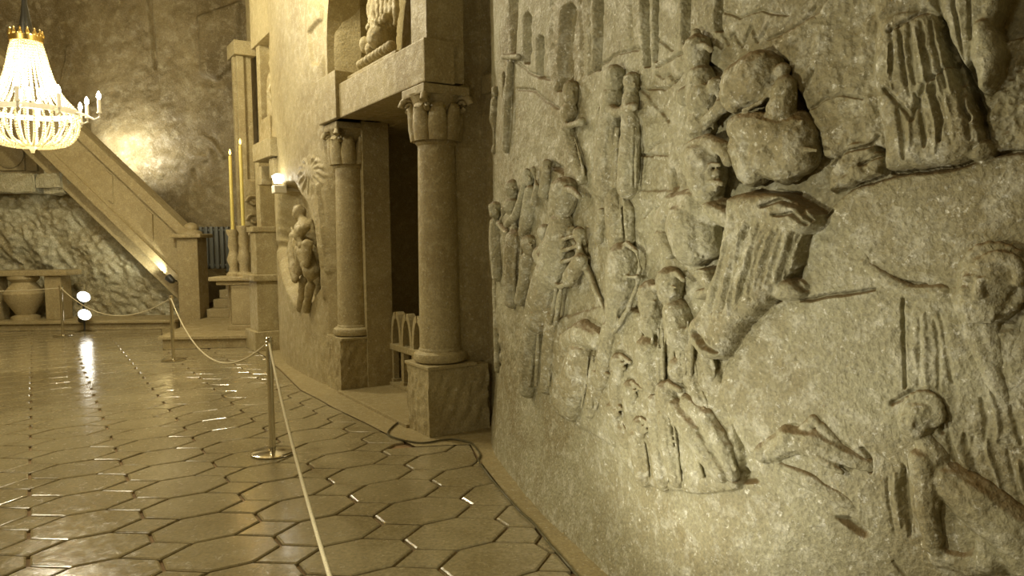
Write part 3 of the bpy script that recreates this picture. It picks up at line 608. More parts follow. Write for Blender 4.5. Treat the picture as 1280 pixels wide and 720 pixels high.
T3([(1152, 516, 23), (1146, 530, 20)], 12); face3(1146, 526, 22, 13, -0.7); T3([(1156, 546, 13), (1168, 572, 18)], 11); T3([(1188, 598, 24), (1224, 626, 31), (1266, 660, 35), (1300, 700, 36)], 8); T3([(1154, 576, 16), (1160, 610, 15), (1160, 642, 13), (1168, 676, 11)], 16, 4); T3([(1174, 694, 13), (1212, 704, 16), (1246, 696, 20)], 12); T3([(1160, 682, 8), (1172, 688, 8)], 16, 4); T3([(1232, 676, 10), (1236, 700, 16)], 16, 6)
for k in range(10):
    al = math.radians(160-k*20); T3([(1154+23*math.cos(al), 516-24*math.sin(al), 5), (1154+19*math.cos(al-0.25), 518-19*math.sin(al-0.25), 5)], 12, 13)
r.bg()
r.fig('carved_robe', 'broad gathered skirt of a standing figure cut off by the top of the picture')
r.P_([(1098, 28), (1124, 10), (1150, 6), (1178, 14), (1196, 66), (1222, 130), (1234, 178), (1222, 200), (1150, 213), (1112, 212), (1106, 160), (1094, 90)], 16, 24, 22); r.P_([(1090, -30), (1184, -30), (1180, 22), (1150, 16), (1098, 34)], 22, 20, 18)
r.folds([(1106, 28), (1180, 20)], [(1112, 130), (1208, 118)], 11, 6, 36, 0.04, 3.6); r.folds([(1112, 120), (1216, 110)], [(1120, 206), (1226, 186)], 8, 5, 36, -0.06, 4)
r.A_([(1108, 110, 3.5), (1140, 150, 5), (1160, 100, 4), (1196, 72, 3)], -7, 34); r.A_([(1165, 105, 3), (1178, 150, 4), (1174, 175, 3)], -7, 36); r.A_([(1190, 76, 3), (1204, 120, 4), (1212, 150, 3)], -7, 34); r.A_([(1110, 40, 3), (1140, 24, 3), (1158, 12, 3)], -6, 34)
r.A_([(1112, 214, 4), (1160, 214, 5), (1200, 206, 5), (1226, 200, 4)], -12, 12); r.E_(1222, 188, 16, 14, 16, 20)
r.fig('carved_sleeve', 'pointed hanging sleeve beside the gathered skirt')
r.P_([(1170, -30), (1268, -30), (1246, 30), (1226, 70), (1208, 86), (1192, 58), (1178, 16)], 26, 16, 12); r.S_([(1226, 36, 12), (1234, 70, 18), (1236, 92, 14), (1234, 108, 8)], 24, 30)
r.A_([(1192, -10, 2.6), (1198, 40, 2.8), (1204, 74, 2.4)], -7, 40); r.A_([(1214, -10, 2.6), (1212, 50, 2.6)], -6, 40); r.A_([(1184, 40, 5), (1200, 84, 8), (1222, 124, 9), (1228, 140, 6)], -16, 14)
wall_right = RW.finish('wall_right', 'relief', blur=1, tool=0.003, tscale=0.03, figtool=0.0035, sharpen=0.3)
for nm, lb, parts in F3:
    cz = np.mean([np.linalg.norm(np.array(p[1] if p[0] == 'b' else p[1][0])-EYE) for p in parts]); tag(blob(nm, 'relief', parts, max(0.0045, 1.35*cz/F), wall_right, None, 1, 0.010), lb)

# ---- portal-side wall with niche and palm
pw_path = [PL(a, b, 0)[:2] for a, b in [(2.40, 0.42), (2.56, 0.05), (3.2, 0.0), (3.8, 0.0), (4.5, 0.04), (5.2, 0.16), (5.5, 0.26), (5.75, 0.52), (6.3, 0.66), (7.6, 0.74), (9.4, 0.82)]]
PW = Relief(pw_path, 1)
if (PW.N[len(PW.N)//2] @ np.array([-1, 0])) < 0: PW.N = -PW.N
PW.grid(np.arange(312, 410, 0.7), np.arange(-20, 500, 1.6), 0.0, 7.5, 4, 6, 0.0, PW.S[-1])
q = PW
q.C_([(348, 240), (357, 228), (368, 228), (384, 255), (398, 300), (405, 340), (401, 360), (388, 380), (378, 386), (366, 378), (354, 350), (346, 310)], 26, 7)
q.C_([(383, 40), (392, 28), (402, 22), (404, 62), (398, 82), (388, 80)], 4, 3); 
q.bg()
q.fig('palm_relief', 'slender palm tree carved in low relief between the donkey niche and the column')
q.S_([(388, 232, 3.4), (393, 270, 3.4), (400, 330, 3.4), (404, 372, 3)], 3, 0.5); q.S_([(396, 232, 2.6), (401, 280, 2.6), (407, 340, 2.6)], 4, 1)
for ang in range(-80, 261, 26):
    t = math.radians(ang); q.S_([(387, 214, 2.2), (387+11*math.cos(t), 214-17*math.sin(t), 2.6), (387+17*math.cos(t), 214-22*math.sin(t)+5, 1.2)], 2.2, 1)
wall_far = q.finish('wall_far_right', 'portal', blur=1, tool=0.006, tscale=0.12)

# ---- wall above the portal with its arched recess, reveals and passage
def local_obj(o): o.matrix_world = Matrix.Translation(PC) @ Matrix.Rotation(PROT, 4, 'Z'); return o
# local axes: x = along a, y = -b  (rotation by PROT maps x->PA, y-> left of PA = -PB)
def LB(mb, a0, a1, b0, b1, z0, z1, bev=0.0): return mb.box(a0, a1, -b1, -b0, z0, z1, bev)
def arch_slab(a0, a1, z0, z1, c, hw, spring, rise, b0, b1):
    """slab with an arched hole open at the bottom"""
    arc = [(c+hw*math.cos(t), spring+rise*math.sin(t)) for t in np.linspace(0, math.pi, 25)]
    mb = MB(); n = len(arc)
    out = []
    for (x, z) in arc: out.append((a0+(a1-a0)*((x-(c-hw))/(2*hw)), z1))
    for i in range(n-1):
        mb.prism([arc[i], arc[i+1], out[i+1], out[i]], 'y', -b0, -b1)
    mb.prism([(a0, z0), (c-hw, z0), (c-hw, spring), (a0, z1)], 'y', -b0, -b1)
    mb.prism([(a1, z0), (a1, z1), (c+hw, spring), (c+hw, z0)], 'y', -b0, -b1)
    bmesh.ops.remove_doubles(mb.bm, verts=mb.bm.verts, dist=1e-4)
    return mb
mb = arch_slab(0.03, 2.9, 2.95, 7.4, 1.40, 1.08, 3.75, 1.15, 0.06, 0.40)
o = tag(local_obj(mb.build('wall_portal', 'portal')), kind='structure')
mb = MB()
LB(mb, 0.3, 3.2, 0.70, 1.0, 2.95, 7.4)             # back of the arched recess
LB(mb, 2.12, 3.2, 0.30, 0.60, 0, 2.95)              # far reveal
LB(mb, 3.0, 3.3, 0.60, 3.4, 0, 2.95)               # passage side
LB(mb, 2.48, 3.2, 0.40, 0.72, 2.95, 7.4)
LB(mb, 0.12, 0.46, 0.62, 1.4, 0, 7.4)
LB(mb, -0.10, 0.42, 0.66, 3.4, 0, 2.95)
LB(mb, -0.30, 3.2, 3.3, 3.5, 0, 2.95)
LB(mb, -0.30, 3.2, 0.62, 3.5, 2.90, 3.05)
o2 = local_obj(mb.build('portal_reveal', 'portal')); o2.parent = o; o2.matrix_parent_inverse = o.matrix_world.inverted()

# ---- floor bed, border and tiles
fl = MB(); fl.box(-16, 6, -9, 19, -0.12, -0.022)
floor = tag(fl.build('floor', 'grout'), kind='structure')
border_px = [(722, 722), (690, 684), (664, 652), (640, 628), (600, 577), (588, 556), (555, 557), (520, 559), (505, 552), (482, 542), (457, 529), (417, 510), (398, 499), (376, 488), (352, 464), (332, 446)]
bpts = [FL(u, v)[:2] for u, v in border_px]
bpts = [(2.6, 1.0), (0.98, 2.2)]+[tuple(p) for p in bpts]+[tuple(FL(312, 434)[:2]), tuple(FL(205, 437)[:2]), tuple(FL(202, 410)[:2]), tuple(FL(-300, 408)[:2])]
inner = [(4, 0.5), (3.2, 0.7)]
# border strip of plain salt between tiles and walls
far_side = [(4.5, 1.5), (2.2, 2.6), (1.4, 3.2), (1.1, 3.6), (0.9, 4.0), (0.7, 4.6), (0.5, 5.4), (0.4, 6.4), (0.2, 6.7), (-0.1, 6.9), (-0.3, 7.1), (-0.5, 7.4), (-0.9, 8.4), (-1.2, 9.0), (-1.6, 9.6), (-2.0, 10.4), (-2.6, 11.6), (-3.2, 12.4), (-3.6, 12.8), (-4.5, 14.4), (-6.5, 15.5), (-18, 17)]
vs = []; fs = []
n = min(len(bpts), len(far_side))
for k in range(n): vs += [(*bpts[k], 0.004), (*far_side[k], 0.004)]
for k in range(n-1): fs.append((2*k, 2*k+1, 2*k+3, 2*k+2))
o = link('floor_border', mesh_from('floor_border', vs, fs), 'border', floor)
OX, OY = -2.2455*H, 3.282*H; UX, UY = 0.3046*H, 0.1727*H; VX, VY = 0.1400*H, -0.2116*H
def lat(i, j): return np.array([OX+i*UX+j*VX, OY+i*UY+j*VY])
octp = [(0.5, -0.17), (0.5, 0.17), (0.19, 0.5), (-0.19, 0.5), (-0.5, 0.17), (-0.5, -0.17), (-0.19, -0.5), (0.19, -0.5)]
sqp = [(0.31, 0.0), (0.0, 0.33), (-0.31, 0.0), (0.0, -0.33)]
def clip(poly, p0, p1):
    """keep the left of p0->p1"""
    dx, dy = p1[0]-p0[0], p1[1]-p0[1]
    f = lambda p: dx*(p[1]-p0[1])-dy*(p[0]-p0[0])
    out = []
    for a, b in zip(poly, poly[1:]+poly[:1]):
        fa, fb = f(a), f(b)
        if fa >= 0: out.append(a)
        if fa*fb < 0: t = fa/(fa-fb); out.append((a[0]+(b[0]-a[0])*t, a[1]+(b[1]-a[1])*t))
    return out
def side_ok(p):
    """signed distance to the nearest border segment (positive: tiled floor) and that segment"""
    best = (1e9, None, 0)
    for a, b in zip(bpts, bpts[1:]):
        dx, dy = b[0]-a[0], b[1]-a[1]; t = max(0, min(1, ((p[0]-a[0])*dx+(p[1]-a[1])*dy)/(dx*dx+dy*dy)))
        d = math.hypot(p[0]-a[0]-t*dx, p[1]-a[1]-t*dy)
        if d < best[0]: best = (d, (a, b), dx*(p[1]-a[1])-dy*(p[0]-a[0]))
    return best[0]*(1 if best[2] > 0 else -1), best[1]
def tile_mesh(poly, gap=0.010, th=0.022, bev=0.006):
    cx = sum(p[0] for p in poly)/len(poly); cy = sum(p[1] for p in poly)/len(poly); n = len(poly)
    def inset(g):
        out = []
        for x, y in poly:
            d = math.hypot(x-cx, y-cy); k = max(0.1, (d-g)/d); out.append((cx+(x-cx)*k, cy+(y-cy)*k))
        return out
    a, b = inset(gap), inset(gap+bev*1.6)
    v = [(x, y, -th) for x, y in a]+[(x, y, -bev) for x, y in a]+[(x, y, 0) for x, y in b]
    f = [tuple(range(2*n, 3*n))]
    for i in range(n):
        j = (i+1) % n; f += [(i, j, n+j, n+i), (n+i, n+j, 2*n+j, 2*n+i)]
    return v, f
def to_w(poly): return [(UX*x+VX*y, UY*x+VY*y) for x, y in poly]
shared = {}
for nm, pl in (('oct', octp), ('sq', sqp)):
    pw = to_w(pl)
    if sum(a[0]*b[1]-a[1]*b[0] for a, b in zip(pw, pw[1:]+pw[:1])) < 0: pw = pw[::-1]
    v, f = tile_mesh(pw); me = mesh_from('floor_tile_'+nm, v, f); me.materials.append(M['tile']); shared[nm] = (me, pw)
cand = []
for i in range(-30, 40):
    for j in range(-50, 45):
        for nm, off in (('oct', 0.5), ('sq', 0.0)):
            # joints were measured at the middle of the short edges: octagon centre half a step along u
            c = lat(i+0.5 if nm == 'oct' else i, j if nm == 'oct' else j+0.5)
            if not (-13 < c[0] < 3.0 and -2.0 < c[1] < 15.5): continue
            sd, seg = side_ok(c)
            if sd < -0.28: continue
            d = math.hypot(c[0], c[1]); inview = c[1] > 2.2 and -0.80*c[1] < c[0]
            cand.append((d if inview else d+50, nm, c, sd, seg))
cand.sort(key=lambda t: t[0])
cnt = {'oct': 0, 'sq': 0}; SV = []; SF = []
for d, nm, c, sd, seg in cand:
    me, pw = shared[nm]; z = R.uniform(-0.0015, 0.0015); rx, ry = R.normal(0, 0.0045, 2)
    poly = None
    if sd < 0.36:
        wp = [(c[0]+x, c[1]+y) for x, y in pw]; cl = clip(wp, *seg)
        if len(cl) < 3: continue
        ar = abs(sum(a[0]*b[1]-a[1]*b[0] for a, b in zip(cl, cl[1:]+cl[:1])))/2
        if ar < 0.004: continue
        if len(cl) != len(wp) or any(abs(a[0]-b[0])+abs(a[1]-b[1]) > 1e-6 for a, b in zip(cl, wp)): poly = [(x-c[0], y-c[1]) for x, y in cl]
    if cnt[nm] < 300 and d < 45:
        cnt[nm] += 1
        if poly:
            v, f = tile_mesh(poly); m2 = mesh_from('floor_tile', v, f); m2.materials.append(M['tile'])
        else: m2 = me
        o = link('floor_tile', m2, None, floor, (c[0], c[1], z)); o.rotation_euler = (rx, ry, 0)
    else:
        v, f = tile_mesh(poly or pw); k = len(SV)
        SV += [(x+c[0], y+c[1], zz_+z+rx*y-ry*x) for x, y, zz_ in v]; SF += [tuple(t+k for t in q_) for q_ in f]
if SV: tag(link('far_floor_tiles', mesh_from('far_floor_tiles', SV, SF), 'tile', floor), kind='stuff')

# ---- rough surfaces of the hall
def rough_sheet(name, P0, eu, ev, nu, nv, amp, sc, mat, seed=0, extra=None, parent=None, ridged=False):
    U, V = np.meshgrid(np.linspace(0, 1, nu), np.linspace(0, 1, nv), indexing='ij')
    P0, eu, ev = map(lambda t: np.array(t, float), (P0, eu, ev)); nrm = np.cross(eu, ev); nrm /= np.linalg.norm(nrm)
    lu, lv = np.linalg.norm(eu), np.linalg.norm(ev)
    h = fbm(U*lu/sc, V*lv/sc, 5, seed)
    if ridged: h = 1-2*np.abs(h)
    h = h*amp
    if extra is not None: h = h+extra(U*lu, V*lv)
    X = P0+U[..., None]*eu+V[..., None]*ev+h[..., None]*nrm
    idx = np.arange(nu*nv).reshape(nu, nv); f = np.stack([idx[:-1, :-1], idx[1:, :-1], idx[1:, 1:], idx[:-1, 1:]], -1).reshape(-1, 4)
    me = bpy.data.meshes.new(name); me.from_pydata(X.reshape(-1, 3).tolist(), [], f.tolist()); me.update()
    me.polygons.foreach_set('use_smooth', [True]*len(me.polygons))
    return link(name, me, mat, parent)
tag(rough_sheet('ceiling', (-14, -9, 8.2), (22, 0, 0), (0, 28, 0), 60, 60, 0.4, 2.5, 'ceil', 3), kind='structure')
tag(rough_sheet('wall_left', (-13.0, -9, -0.1), (0, 28, 0), (0, 0, 8.6), 60, 30, 0.3, 2.0, 'back', 4), kind='structure')
tag(rough_sheet('wall_front', (8, -8.5, -0.1), (-22, 0, 0), (0, 0, 8.6), 40, 30, 0.3, 2.0, 'back', 5), kind='structure')
tag(rough_sheet('wall_near_right', (3.3, 0.9, -0.1), (2.5, -10, 0), (0, 0, 8.6), 30, 30, 0.2, 2.0, 'portal', 6), kind='structure')
# upper part of the back wall with its carved horseman and crack
BW = Relief([(-3.2, 16.2), (-5.0, 16.9), (-7.5, 17.2), (-10, 17.2), (-13.6, 17.0)], 1)
if (BW.N[len(BW.N)//2] @ np.array([0, -1])) < 0: BW.N = -BW.N
BW.grid(np.arange(-20, 420, 1.6), np.arange(-20, 310, 1.6), 0.0, 8.6, 4, 4, 0.0, BW.S[-1])
b = BW; b.Hh += 0.22*fbm(b.Sg/1.6, b.Z/1.9, 5, 21)+0.05*fbm(b.Sg/0.35, b.Z/0.3, 3, 22)
b.A_([(186, -20, 2), (190, 30, 2), (195, 84, 1.5)], -14, 0); b.A_([(85, 60, 3), (78, 100, 3), (70, 130, 3)], 8, 0); b.P_([(246, 20), (300, 0), (300, 70), (272, 100), (250, 92)], 6, 4, 10)
b.fig('horseman_relief', 'worn relief of arched strokes carved on the back wall above the candles')
b.S_([(238, 172, 3), (252, 170, 3.5), (266, 178, 3.5), (278, 196, 3)], 2.2, 1); b.S_([(236, 184, 3), (232, 210, 4), (236, 240, 4)], 2.2, 1); b.S_([(262, 190, 4), (268, 214, 4), (262, 238, 4)], 2.2, 1); b.P_([(240, 216), (258, 212), (262, 236), (250, 246), (240, 240)], 1, 2, 5, 3); b.S_([(240, 196, 4), (256, 198, 5)], 2.2, 1)
b.A_([(244, 214, 5), (250, 232, 6)], -4, 0)
BW.finish('wall_back', 'back', blur=1, tool=0.02, tscale=0.22)

# ================================================================== OBJECTS
# ---- portal columns
def capital(parent, r0, zc, hh):
    """bell, leaves, corner volutes and abacus"""
    cap = MB().lathe([(r0, 0), (r0*1.12, 0.02), (r0*1.12, 0.045), (r0*0.98, 0.06), (r0*1.02, hh*0.45), (r0*1.25, hh*0.8), (r0*1.42, hh*0.88)], 24).build('capital', 'portal', parent, True, 35, (0, 0, zc))
    ab = MB(); w_ = r0*1.36; ab.box(-w_, w_, -w_, w_, hh*0.84, hh, 0.012).build('abacus', 'portal', cap)
    for k in range(8):
        t = k*math.pi/4+math.pi/8
        lf = MB(); pts = []; rs = []
        for i, (rr, z, wd) in enumerate([(1.02, 0.04, 0.055), (1.10, 0.14, 0.06), (1.18, 0.24, 0.05), (1.36, 0.31, 0.035), (1.46, 0.28, 0.02)]):
            pts.append((rr*r0, 0, z*hh/0.46)); rs.append(wd)
        lf.tube(pts, rs, 10)
        for v in lf.bm.verts: v.co.y *= 1.45; v.co.x += 0.10*abs(v.co.y)
        lf.build('acanthus_leaf', 'portal', cap, True, 60).rotation_euler = (0, 0, t)
    for k in range(4):
        t = k*math.pi/2+math.pi/4; c = (r0*1.42*math.cos(t), r0*1.42*math.sin(t), hh*0.70)
        sp_ = []; rad = []
        for i in range(16):
            al = i*0.62; q_ = 0.085*(1-i/18)
            sp_.append((c[0]+q_*math.cos(al)*math.cos(t), c[1]+q_*math.cos(al)*math.sin(t), c[2]+q_*math.sin(al))); rad.append(0.034*(1-i/26))
        MB().tube(sp_, rad, 8).build('volute', 'portal', cap, True, 60)
    return cap
def rough_block(a0, a1, b0, b1, z0, z1, amp, seed):
    """squared block with hewn faces"""
    bm = bmesh.new(); bmesh.ops.create_cube(bm, size=1.0)
    bmesh.ops.subdivide_edges(bm, edges=bm.edges, cuts=26, use_grid_fill=True)
    for v in bm.verts:
        x = a0+(v.co.x+0.5)*(a1-a0); y = -b1+(v.co.y+0.5)*(b1-b0); z = z0+(v.co.z+0.5)*(z1-z0)
        e = min(0.5-abs(v.co.x) if abs(v.co.x) < 0.499 else 1, 0.5-abs(v.co.y) if abs(v.co.y) < 0.499 else 1, 0.5-abs(v.co.z) if abs(v.co.z) < 0.499 else 1)
        k = min(1, e*8)*amp*float(fbm(np.array([(x+y)*26.0+z*7]), np.array([z*11.0-(x-y)*9]), 3, seed)[0])
        n_ = Vector((math.copysign(1, v.co.x) if abs(v.co.x) > 0.499 else 0, math.copysign(1, v.co.y) if abs(v.co.y) > 0.499 else 0, 0))
        v.co = Vector((x, y, z))+n_*k
    me = bpy.data.meshes.new('pedestal'); bm.to_mesh(me); bm.free(); me.polygons.foreach_set('use_smooth', [True]*len(me.polygons)); me.set_sharp_from_angle(angle=math.radians(50)); return me
def portal_column(ac, bc, pa0, pa1, pb1, label, seed):
    t = empty('portal_column', PL(ac, bc, 0), PROT); tag(t, label, 'column', 'columns of the stone portal')
    me = rough_block(pa0-ac, pa1-ac, -bc, pb1-bc, 0.004, 0.575, 0.018, seed); link('pedestal', me, 'portal', t)
    MB().box(-0.235, 0.235, -0.235, 0.235, 0.57, 0.60, 0.008).build('plinth', 'portal', t)
    MB().lathe([(0.20, 0.60), (0.225, 0.615), (0.235, 0.645), (0.225, 0.68), (0.20, 0.695), (0.185, 0.70), (0.185, 0.715), (0.178, 0.725)], 32).build('base_moulding', 'portal', t, True, 40)
    MB().lathe([(0.176, 0.72), (0.174, 1.0), (0.168, 1.7), (0.158, 2.45)], 40).build('shaft', 'portal', t, True, 40)
    capital(t, 0.158, 2.44, 0.48)
    p = MB(); p.box(-0.08, 0.17, -(pb1+0.10-bc), -0.14, 0.575, 6.5 if ac < 1 else 2.95, 0.01); p.build('pilaster', 'portal', t)
    return t
portal_column(0.21, 0.22, 0.0, 0.42, 0.58, 'nearer round stone column on a rough-hewn pedestal, beside the relief', 31)
portal_column(2.36, 0.24, 2.15, 2.62, 0.50, 'farther round stone column of the portal, beside the palm carving', 32)
# ---- lintel
t = tag(empty('portal_lintel', PL(0, 0, 0), PROT), 'thick plain stone lintel slab laid across both portal columns', 'lintel')
LB(MB(), 0.0, 2.30, 0.02, 0.30, 2.93, 3.28, 0.012).build('beam', 'portal', t)
LB(MB(), 0.40, 2.3, 0.30, 0.66, 2.93, 3.26, 0.01).build('soffit', 'portal', t)
LB(MB(), 2.02, 2.60, -0.02, 0.50, 2.93, 3.42, 0.01).build('end_block', 'portal', t)
LB(MB(), 0.75, 2.0, 0.10, 0.5, 3.28, 3.36, 0.02).build('shelf_step', 'portal', t)
# ---- bust group in the arched recess
def rel(P, root): return tuple(Vector(P)-root.location)
def pxl(u, v, b, root): # local coordinates inside a PROT-rotated root
    d = Vector(ONB(u, v, b))-root.location; return tuple(Matrix.Rotation(-PROT, 3, 'Z') @ d)
t = tag(empty('recess_statue', PL(1.3, 0.5, 3.36), PROT), 'worn seated statue in the arched recess above the lintel', 'statue')
g = lambda u, v, b_=0.45: pxl(u, v, b_, t)
prt = [('t', [g(478, 82), g(478, 50), g(480, 10), g(482, -20)], [0.15, 0.15, 0.14, 0.12]), ('b', g(472, 47, 0.28), (0.12, 0.11, 0.125)), ('b', g(456, 56, 0.30), (0.06, 0.06, 0.09)), ('b', g(463, 62, 0.27), (0.06, 0.06, 0.08))]
for k in range(7):
    prt.append(('t', [g(464+k*5, -15, 0.36), g(462+k*5.5, 12, 0.33), g(464+k*5, 36-k, 0.32)], [0.025, 0.04, 0.025]))
for k in range(5): prt.append(('b', g(462+k*5, 34-k*3, 0.26), (0.04, 0.04, 0.05)))
blob('body', 'portal', prt, 0.016, t, smooth_it=1)
ru_ = MB()
for k in range(9):
    p = g(452+k*4.6, 81-k*2.9, 0.22); ru_.ball(p, (0.05, 0.06, 0.055), 2)
ru_.build('scroll_rim', 'portal', t, True, 80)
# ---- threshold
o = tag(LB(MB(), 0.40, 2.2, -0.03, 3.3, 0.002, 0.035, 0.006).build('trim_1', 'border'), kind='structure'); local_obj(o)
# ---- gothic railing inside the portal
t = tag(empty('arcaded_railing', PL(1.2, 0.62, 0.036), PROT), 'low stone railing of pointed arches across the dark doorway', 'railing')
NA = 6; a0, a1 = -0.72, 0.92; st = (a1-a0)/NA
MB().box(a0-0.03, a1+0.03, -0.06, 0.06, 0.40, 0.47, 0.008).build('rail', 'portal', t)
MB().box(a0-0.03, a1+0.03, -0.07, 0.07, 0.0, 0.035, 0.006).build('sill', 'portal', t)
for k in range(NA+1):
    x = a0+k*st; p = MB(); p.box(x-0.035, x+0.035, -0.035, 0.035, 0.07, 0.40, 0.005); p.box(x-0.048, x+0.048, -0.048, 0.048, 0.0, 0.07, 0.006); p.build('post', 'portal', t)
for k in range(NA):
    x = a0+(k+0.5)*st; hw = st/2
    L_ = []
    for i in range(9):
        f_ = i/8; L_.append((f_, ))
    outer = [(x-hw, 0.47)]+[(x-hw+hw*(1-math.cos(f_*math.pi/2*0.92)), 0.47+0.36*math.sin(f_*math.pi/2)) for f_ in np.linspace(0.1, 1, 8)]
    inner_ = [(x-hw+0.05, 0.47)]+[(x-hw+0.05+(hw-0.05)*(1-math.cos(f_*math.pi/2*0.95)), 0.47+0.29*math.sin(f_*math.pi/2)) for f_ in np.linspace(0.1, 1, 8)]
    mb = MB()
    for sgn in (1, -1):
        O = [(x+sgn*(px-x), z) for px, z in outer]; I = [(x+sgn*(px-x), z) for px, z in inner_]
        for i in range(len(O)-1): mb.prism([O[i], O[i+1], I[i+1], I[i]], 'y', -0.045, 0.045)
    mb.build('pointed_arch', 'portal', t)
# ---- donkey-and-rider group in the wall niche
t = tag(empty('niche_sculpture', PL(3.55, 0.05, 0.86), PROT), 'carved donkey with a cloaked rider standing in the wall niche', 'sculpture')
g = lambda u, v, b_=0.02: pxl(u, v, b_, t)
blob('donkey', 'portal', [('t', [g(382, 306, 0.02), g(392, 322, 0.10), g(400, 342, 0.18)], [0.17, 0.17, 0.13]), ('t', [g(384, 316, -0.05), g(389, 340, -0.05), g(388, 358, -0.04), g(385, 374, -0.04), g(383, 387, -0.04)], [0.13, 0.10, 0.06, 0.05, 0.055]),
     ('t', [g(396, 325, 0.10), g(399, 350, 0.12), g(398, 372, 0.12)], [0.11, 0.07, 0.05]), ('t', [g(376, 330, 0.0), g(379, 352, 0.0), g(377, 370, 0.0), g(375, 386, 0.0)], [0.09, 0.06, 0.045, 0.05]),
     ('t', [g(370, 296, -0.02), g(366, 314, -0.07), g(367, 336, -0.10), g(369, 350, -0.11)], [0.09, 0.075, 0.06, 0.045]), ('t', [g(369, 296, -0.03), g(364, 284, -0.04)], [0.03, 0.015]), ('t', [g(375, 312, -0.08), g(374, 340, -0.09)], [0.07, 0.05])], 0.014, t)
blob('rider', 'portal', [('t', [g(386, 304, 0.03), g(383, 288, 0.02), g(379, 277, 0.02)], [0.17, 0.15, 0.07]), ('b', g(374, 266, 0.0), (0.085, 0.085, 0.105)), ('t', [g(381, 284, -0.08), g(373, 296, -0.13), g(377, 308, -0.12)], [0.07, 0.06, 0.05]),
     ('t', [g(392, 286, 0.12), g(398, 312, 0.16)], [0.12, 0.11]), ('b', g(374, 288, -0.12), (0.06, 0.06, 0.07)), ('t', [g(384, 306, -0.10), g(383, 330, -0.12)], [0.07, 0.05])], 0.014, t)
# ---- side altar against the wall beyond the niche
t = tag(empty('side_altar', PL(6.4, 0.1, 0.0), PROT), 'narrow carved stone side altar with cornice and statue niche behind the candles', 'altar')
def SA(nm, a0, a1, b0, b1, z0, z1, bev=0.012): return MB().box(a0-6.4, a1-6.4, -(b1-0.1), -(b0-0.1), z0, z1, bev).build(nm, 'portal', t)
SA('foot', 5.75, 6.4, -0.06, 0.5, 0.0, 0.30); SA('pier', 5.8, 6.3, 0.0, 0.5, 0.30, 1.06); SA('table_slab', 5.74, 6.45, -0.06, 0.5, 1.06, 1.16, 0.02)
SA('upper_pier', 5.85, 6.2, 0.02, 0.5, 1.16, 1.86); SA('ledge', 5.82, 6.25, -0.02, 0.5, 1.80, 1.88)
SA('side_column', 6.0, 6.25, 0.14, 0.5, 1.38, 2.9); SA('corbel', 4.62, 4.85, 0.0, 0.3, 2.52, 2.78); SA('corbel', 5.2, 5.45, -0.02, 0.3, 2.46, 2.72); SA('corbel', 4.66, 4.80, 0.02, 0.3, 2.40, 2.52)
SA('cornice', 4.55, 5.55, -0.05, 0.5, 2.80, 3.05); SA('statue_pedestal', 5.9, 6.4, 0.30, 0.8, 3.10, 3.56)
SA('jamb', 6.55, 6.75, 0.34, 0.8, 3.2, 4.8); SA('jamb', 6.5, 6.8, 0.30, 0.7, 0.3, 3.0)
SA('hood', 5.75, 6.9, 0.30, 0.8, 4.75, 5.8)
g = lambda u, v, a_: tuple(Matrix.Rotation(-PROT, 3, 'Z') @ (Vector(ONA(u, v, a_))-t.location))
blob('statue', 'portal', [('t', [g(346, 142, 6.1), g(345, 118, 6.1), g(344, 98, 6.1)], [0.15, 0.14, 0.12]), ('b', g(343, 80, 6.1), (0.09, 0.09, 0.12)), ('t', [g(341, 100, 6.0), g(337, 115, 6.0), g(341, 124, 5.95)], [0.06, 0.055, 0.05])], 0.022, t)
# tall pilaster beyond
t = tag(empty('tall_pilaster', PL(8.6, 0.3, 0.19), PROT), 'tall slender fluted pilaster on the wall right of the two candles', 'pilaster')
def TP(nm, a0, a1, b0, b1, z0, z1): return MB().box(a0+0.9-8.6, a1+0.9-8.6, -(b1-0.14), -(b0-0.14), z0-0.19, z1-0.19, 0.01).build(nm, 'portal', t)
TP('shaft', 7.55, 7.9, 0.28, 0.50, 1.5, 5.0); TP('flute_strip', 7.50, 7.60, 0.24, 0.36, 1.5, 5.0); TP('flute_strip', 7.62, 7.76, 0.20, 0.31, 1.5, 5.0); TP('pedestal', 7.45, 8.0, 0.20, 0.56, 0.19, 1.5); TP('head', 7.4, 8.0, 0.18, 0.56, 5.0, 5.25)
# small plaster scroll beside candles
t2 = tag(empty('scroll_panel', PL(7.95, 0.42, 1.2), PROT), 'pale scroll-carved wing panel between candles and pilaster', 'panel')
pn = MB(); pn.box(-0.10, 0.12, -0.3, 0.10, -1.01, 1.55, 0.03); pn.build('panel', 'portal', t2)
for k in range(4):
    pts = [(-0.11-0.02*math.sin(i), -0.05+0.12*math.cos(i*0.6)*(1-i/14), 0.2+k*0.32+0.12*math.sin(i*0.6)*(1-i/14)) for i in range(11)]
    MB().tube(pts, 0.03, 6).build('scroll', 'portal', t2, True, 60)
